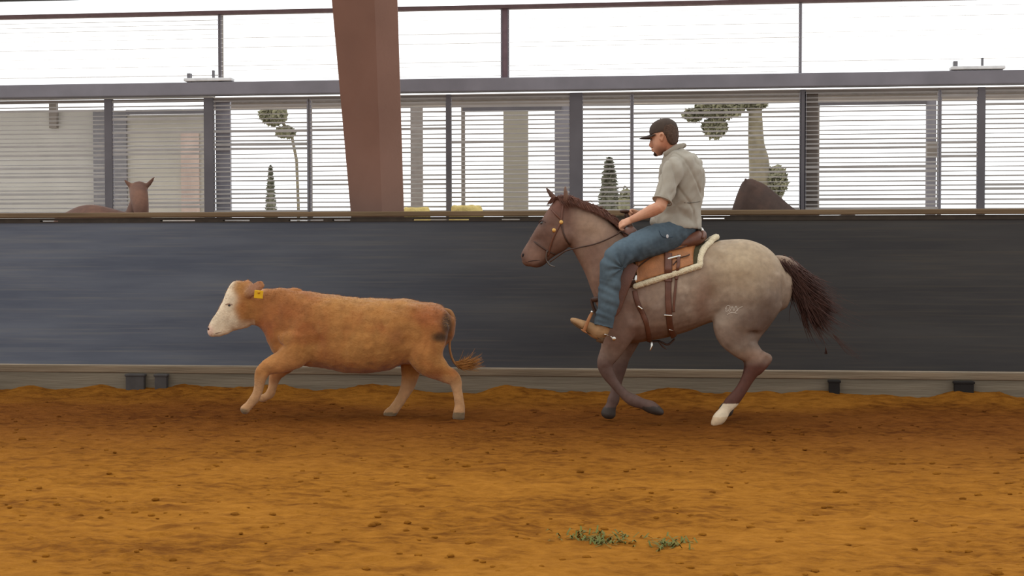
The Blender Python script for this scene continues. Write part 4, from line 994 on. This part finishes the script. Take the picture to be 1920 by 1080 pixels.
# jeans
jn = MB()
for sg in (1, -1):
    jn.tube([P(1274, 432, sg * -.07), P(1258, 442, sg * -.13), P(1232, 449, sg * -.20), P(1200, 461, sg * -.27), P(1170, 474, sg * -.335), P(1151, 490, sg * -.375), P(1145, 510, sg * -.39), P(1144, 535, sg * -.39), P(1141, 562, sg * -.39), P(1136, 590, sg * -.39), P(1131, 612, sg * -.39)],
            [.115, .122, .123, .116, .102, .096, .088, .083, .083, .08, .078], 22, 5, [.10, .11, .105, .10, .092, .088, .08, .078, .078, .075, .074], roundcap=False)
jn.ell(P(1277, 430, 0), (.125, .17, .1))
me = remesh(jn, .0072, 4)
def jean_fold(a):
    k = P(1150, 488, 0); h = np.array([noise.noise(Vector((p[0] * 10, p[1] * 7, p[2] * 10))) for p in a]) * .009
    kk = np.array(P(1166, 502, -.37)); d = a - kk; d[:, 1] *= .4; r_ = np.sqrt((d ** 2).sum(1)); ang = np.arctan2(d[:, 2], d[:, 0])
    h += .011 * np.sin(ang * 9) * np.exp(-(r_ / .14) ** 2)
    low = (a[:, 2] < P(1150, 520)[2]); st_ = np.array([noise.noise(Vector((p[0] * 4, p[1] * 4, p[2] * 26 + p[0] * 10))) for p in a])
    h += low * .012 * st_
    h += (~low) * .006 * np.array([noise.noise(Vector((p[0] * 20 + p[2] * 16, p[1] * 5, p[2] * 6))) for p in a])
    return h
folds(me, jean_fold)
den = mat('denim', None, .9, .10, 35, .2, 400, attr='coat')
def den_col(px, py, a):
    c = np.tile(np.array(lin((70, 82, 90))), (len(a), 1)); q = nz(a, 9); c = mixc(c, (52, 62, 70), np.clip(q * 1.2, 0, .6)); c = mixc(c, (112, 132, 142), blob(px, py, 1145, 545, 16, 60, 2.5) * .35)
    c = mixc(c, (110, 132, 146), blob(px, py, 1195, 448, 40, 14, 2.5, -.35) * .4); return c
paint(me, FH, den_col); jo = link('jeans', me, den, rider); JN = bvh(me)
mb = MB(); mb.tube([surf(JN, FH, x, y, .002) for x, y in ((1236, 433), (1240, 442), (1250, 446), (1262, 444))], [.002] * 4, 6, 4); mb.build('pocket_seam', mat('denim_dark', (44, 58, 74), .9), jo)
mb = MB(); mb.ell(surf(JN, FH, 1251, 443, .003), (.010, .004, .016)); mb.build('pocket_label', mat('pocket_label', (190, 190, 190), .7), jo)
# boots
btm = mat('boot_leather', (158, 122, 84), .65, .2, 14, .2, 60); solem = mat('sole', (92, 66, 42), .8)
for sg in (1, -1):
    y = sg * -.39; bt = MB()
    bt.tube([P(1133, 606, y), P(1127, 622, y), P(1117, 622, y), P(1104, 614, y), P(1090, 608, y), P(1078, 602, y), P(1072, 599, y)], [.058, .056, .055, .046, .036, .026, .016], 16, 5, [.05, .048, .048, .052, .052, .042, .024])
    me = remesh(bt, .007, 3); bo = link('boot', me, btm, rider)
    mb = MB(); mb.tube([P(1071, 603, y), P(1082, 612, y), P(1096, 620, y), P(1112, 628, y), P(1126, 636, y)], [.006] * 5, 12, 4, [.03, .05, .052, .036, .036]); mb.tube([P(1127, 632, y), P(1124, 642, y)], [.03, .028], 10, 1, [.034, .03], roundcap=False); mb.build('sole', solem, bo)
    mb = MB(); mb.tube([P(1134, 627, y - .055), P(1144, 631, y), P(1134, 627, y + .055)], [.006] * 3, 8, 5); mb.tube([P(1142, 630, y), P(1150, 634, y)], [.006, .004], 8, 1); mb.ell(P(1151, 635, y), (.016, .004, .016)); mb.build('spur', silver, bo)

# ------------------------------------------------------------------ horses behind the wall
def back_horse(depth, base_px, cols, label, head=None, trunk=None, neck=None, ears=None, voxel=.014):
    Fb = Frame(base_px, depth, .12); e_ = empty('horse', Fb.base, YAW, label=label, cat='horse')
    mb = MB()
    if trunk: loft(mb, Fb, trunk)
    if neck: loft(mb, Fb, neck)
    if head: head(mb, Fb)
    for q in ears or []: mb.tube([Fb.p(*p) for p in q], [.022, .03, .02, .006], 10, 4, [.014] * 4)
    for (x, y, yo) in (trunk and [(trunk[1][2], trunk[1][3], -.16), (trunk[1][2], trunk[1][3], .16), (trunk[-2][2], trunk[-2][3], -.16), (trunk[-2][2], trunk[-2][3], .16)]) or []:
        a = Fb.p(x, y - 20, yo); mb.tube([a, Vector((a.x, a.y, a.z * .5)), Vector((a.x, a.y, .03))], [.09, .05, .05], 12, 4)
    me = remesh(mb, voxel, 5)
    def f(px, py, a):
        c = np.tile(np.array(lin(cols[0])), (len(a), 1)); return mixc(c, cols[1], np.clip(nz(a, 4) + .2, 0, .7))
    paint(me, Fb, f); link('body', me, coatm, e_); return e_, Fb
e1, Fb = back_horse(14.6, 200, ((98, 66, 52), (122, 84, 64)), 'brown horse behind the arena wall at far left, ears and head showing',
    trunk=[(120, 400, 122, 500, .12), (150, 386, 145, 540, .24), (180, 384, 178, 560, .28), (215, 392, 215, 565, .28), (245, 400, 245, 555, .25), (268, 405, 268, 520, .14)],
    neck=[(238, 395, 262, 470, .15), (246, 372, 276, 420, .11), (250, 348, 278, 380, .09), (252, 344, 274, 360, .07)],
    head=lambda mb, F: (mb.tube([F.p(259, 353, -.0), F.p(261, 370, -.12), F.p(264, 392, -.2), F.p(265, 412, -.22)], [.095, .095, .08, .06], 16, 4, [.08, .08, .07, .06])),
    ears=[[(248, 352, -.02), (242, 346, -.02), (237, 341, -.02), (233, 337, -.02)], [(272, 352, -.02), (279, 345, -.02), (285, 338, -.02), (290, 331, -.02)]])
e2, Fb2 = back_horse(14.6, 1440, ((74, 56, 48), (92, 66, 54)), 'dark brown horse behind the arena wall right of the rider, only neck and withers showing',
    trunk=[(1440, 400, 1436, 520, .14), (1470, 398, 1465, 545, .24), (1510, 402, 1510, 555, .28), (1560, 404, 1560, 550, .28), (1600, 402, 1600, 530, .26), (1630, 415, 1628, 500, .15)],
    neck=[(1404, 338, 1388, 392, .08), (1428, 342, 1400, 420, .1), (1455, 362, 1415, 455, .12), (1480, 384, 1435, 500, .15), (1500, 398, 1455, 520, .18)],
    head=lambda mb, F: mb.tube([F.p(1408, 348, 0), F.p(1400, 372, 0), F.p(1385, 405, 0), F.p(1372, 430, 0)], [.10, .11, .09, .06], 16, 4, [.09, .09, .07, .05]),
    ears=[[(1402, 346, -.05), (1400, 341, -.05), (1398, 337, -.05), (1396, 333, -.05)], [(1412, 346, .05), (1411, 341, .05), (1410, 337, .05), (1409, 334, .05)]])
hay = mat('straw', (226, 202, 130), .95, .15, 14, .5, 60)
for px, w, ytop, lab in ((876, 31, 384, 'larger yellow rounded hay heap showing above the wall, right of the steel column'), (782, 26, 387.5, 'lower yellow hay heap showing above the wall beside the steel column')):
    Fb = Frame(px, 15.0, .12); k = 15.0 / FPX; top = Fb.p(px, ytop).z; mb = MB()
    mb.tube([(0, 0, .0), (0, 0, top * .5), (0, 0, top - .09), (0, 0, top - .03)], [w * k * 1.3, w * k * 1.2, w * k, w * k * .7], 24, 5, roundcap=True)
    me = remesh(mb, .02, 3); wobble(me, .02, 14); a, n_ = arr(me); a[:, 2] *= (top / a[:, 2].max()); setco(me, a)
    o = link('hay_heap', me, hay); o.location = Fb.base; o.rotation_euler.z = YAW; tag(o, lab, 'hay')
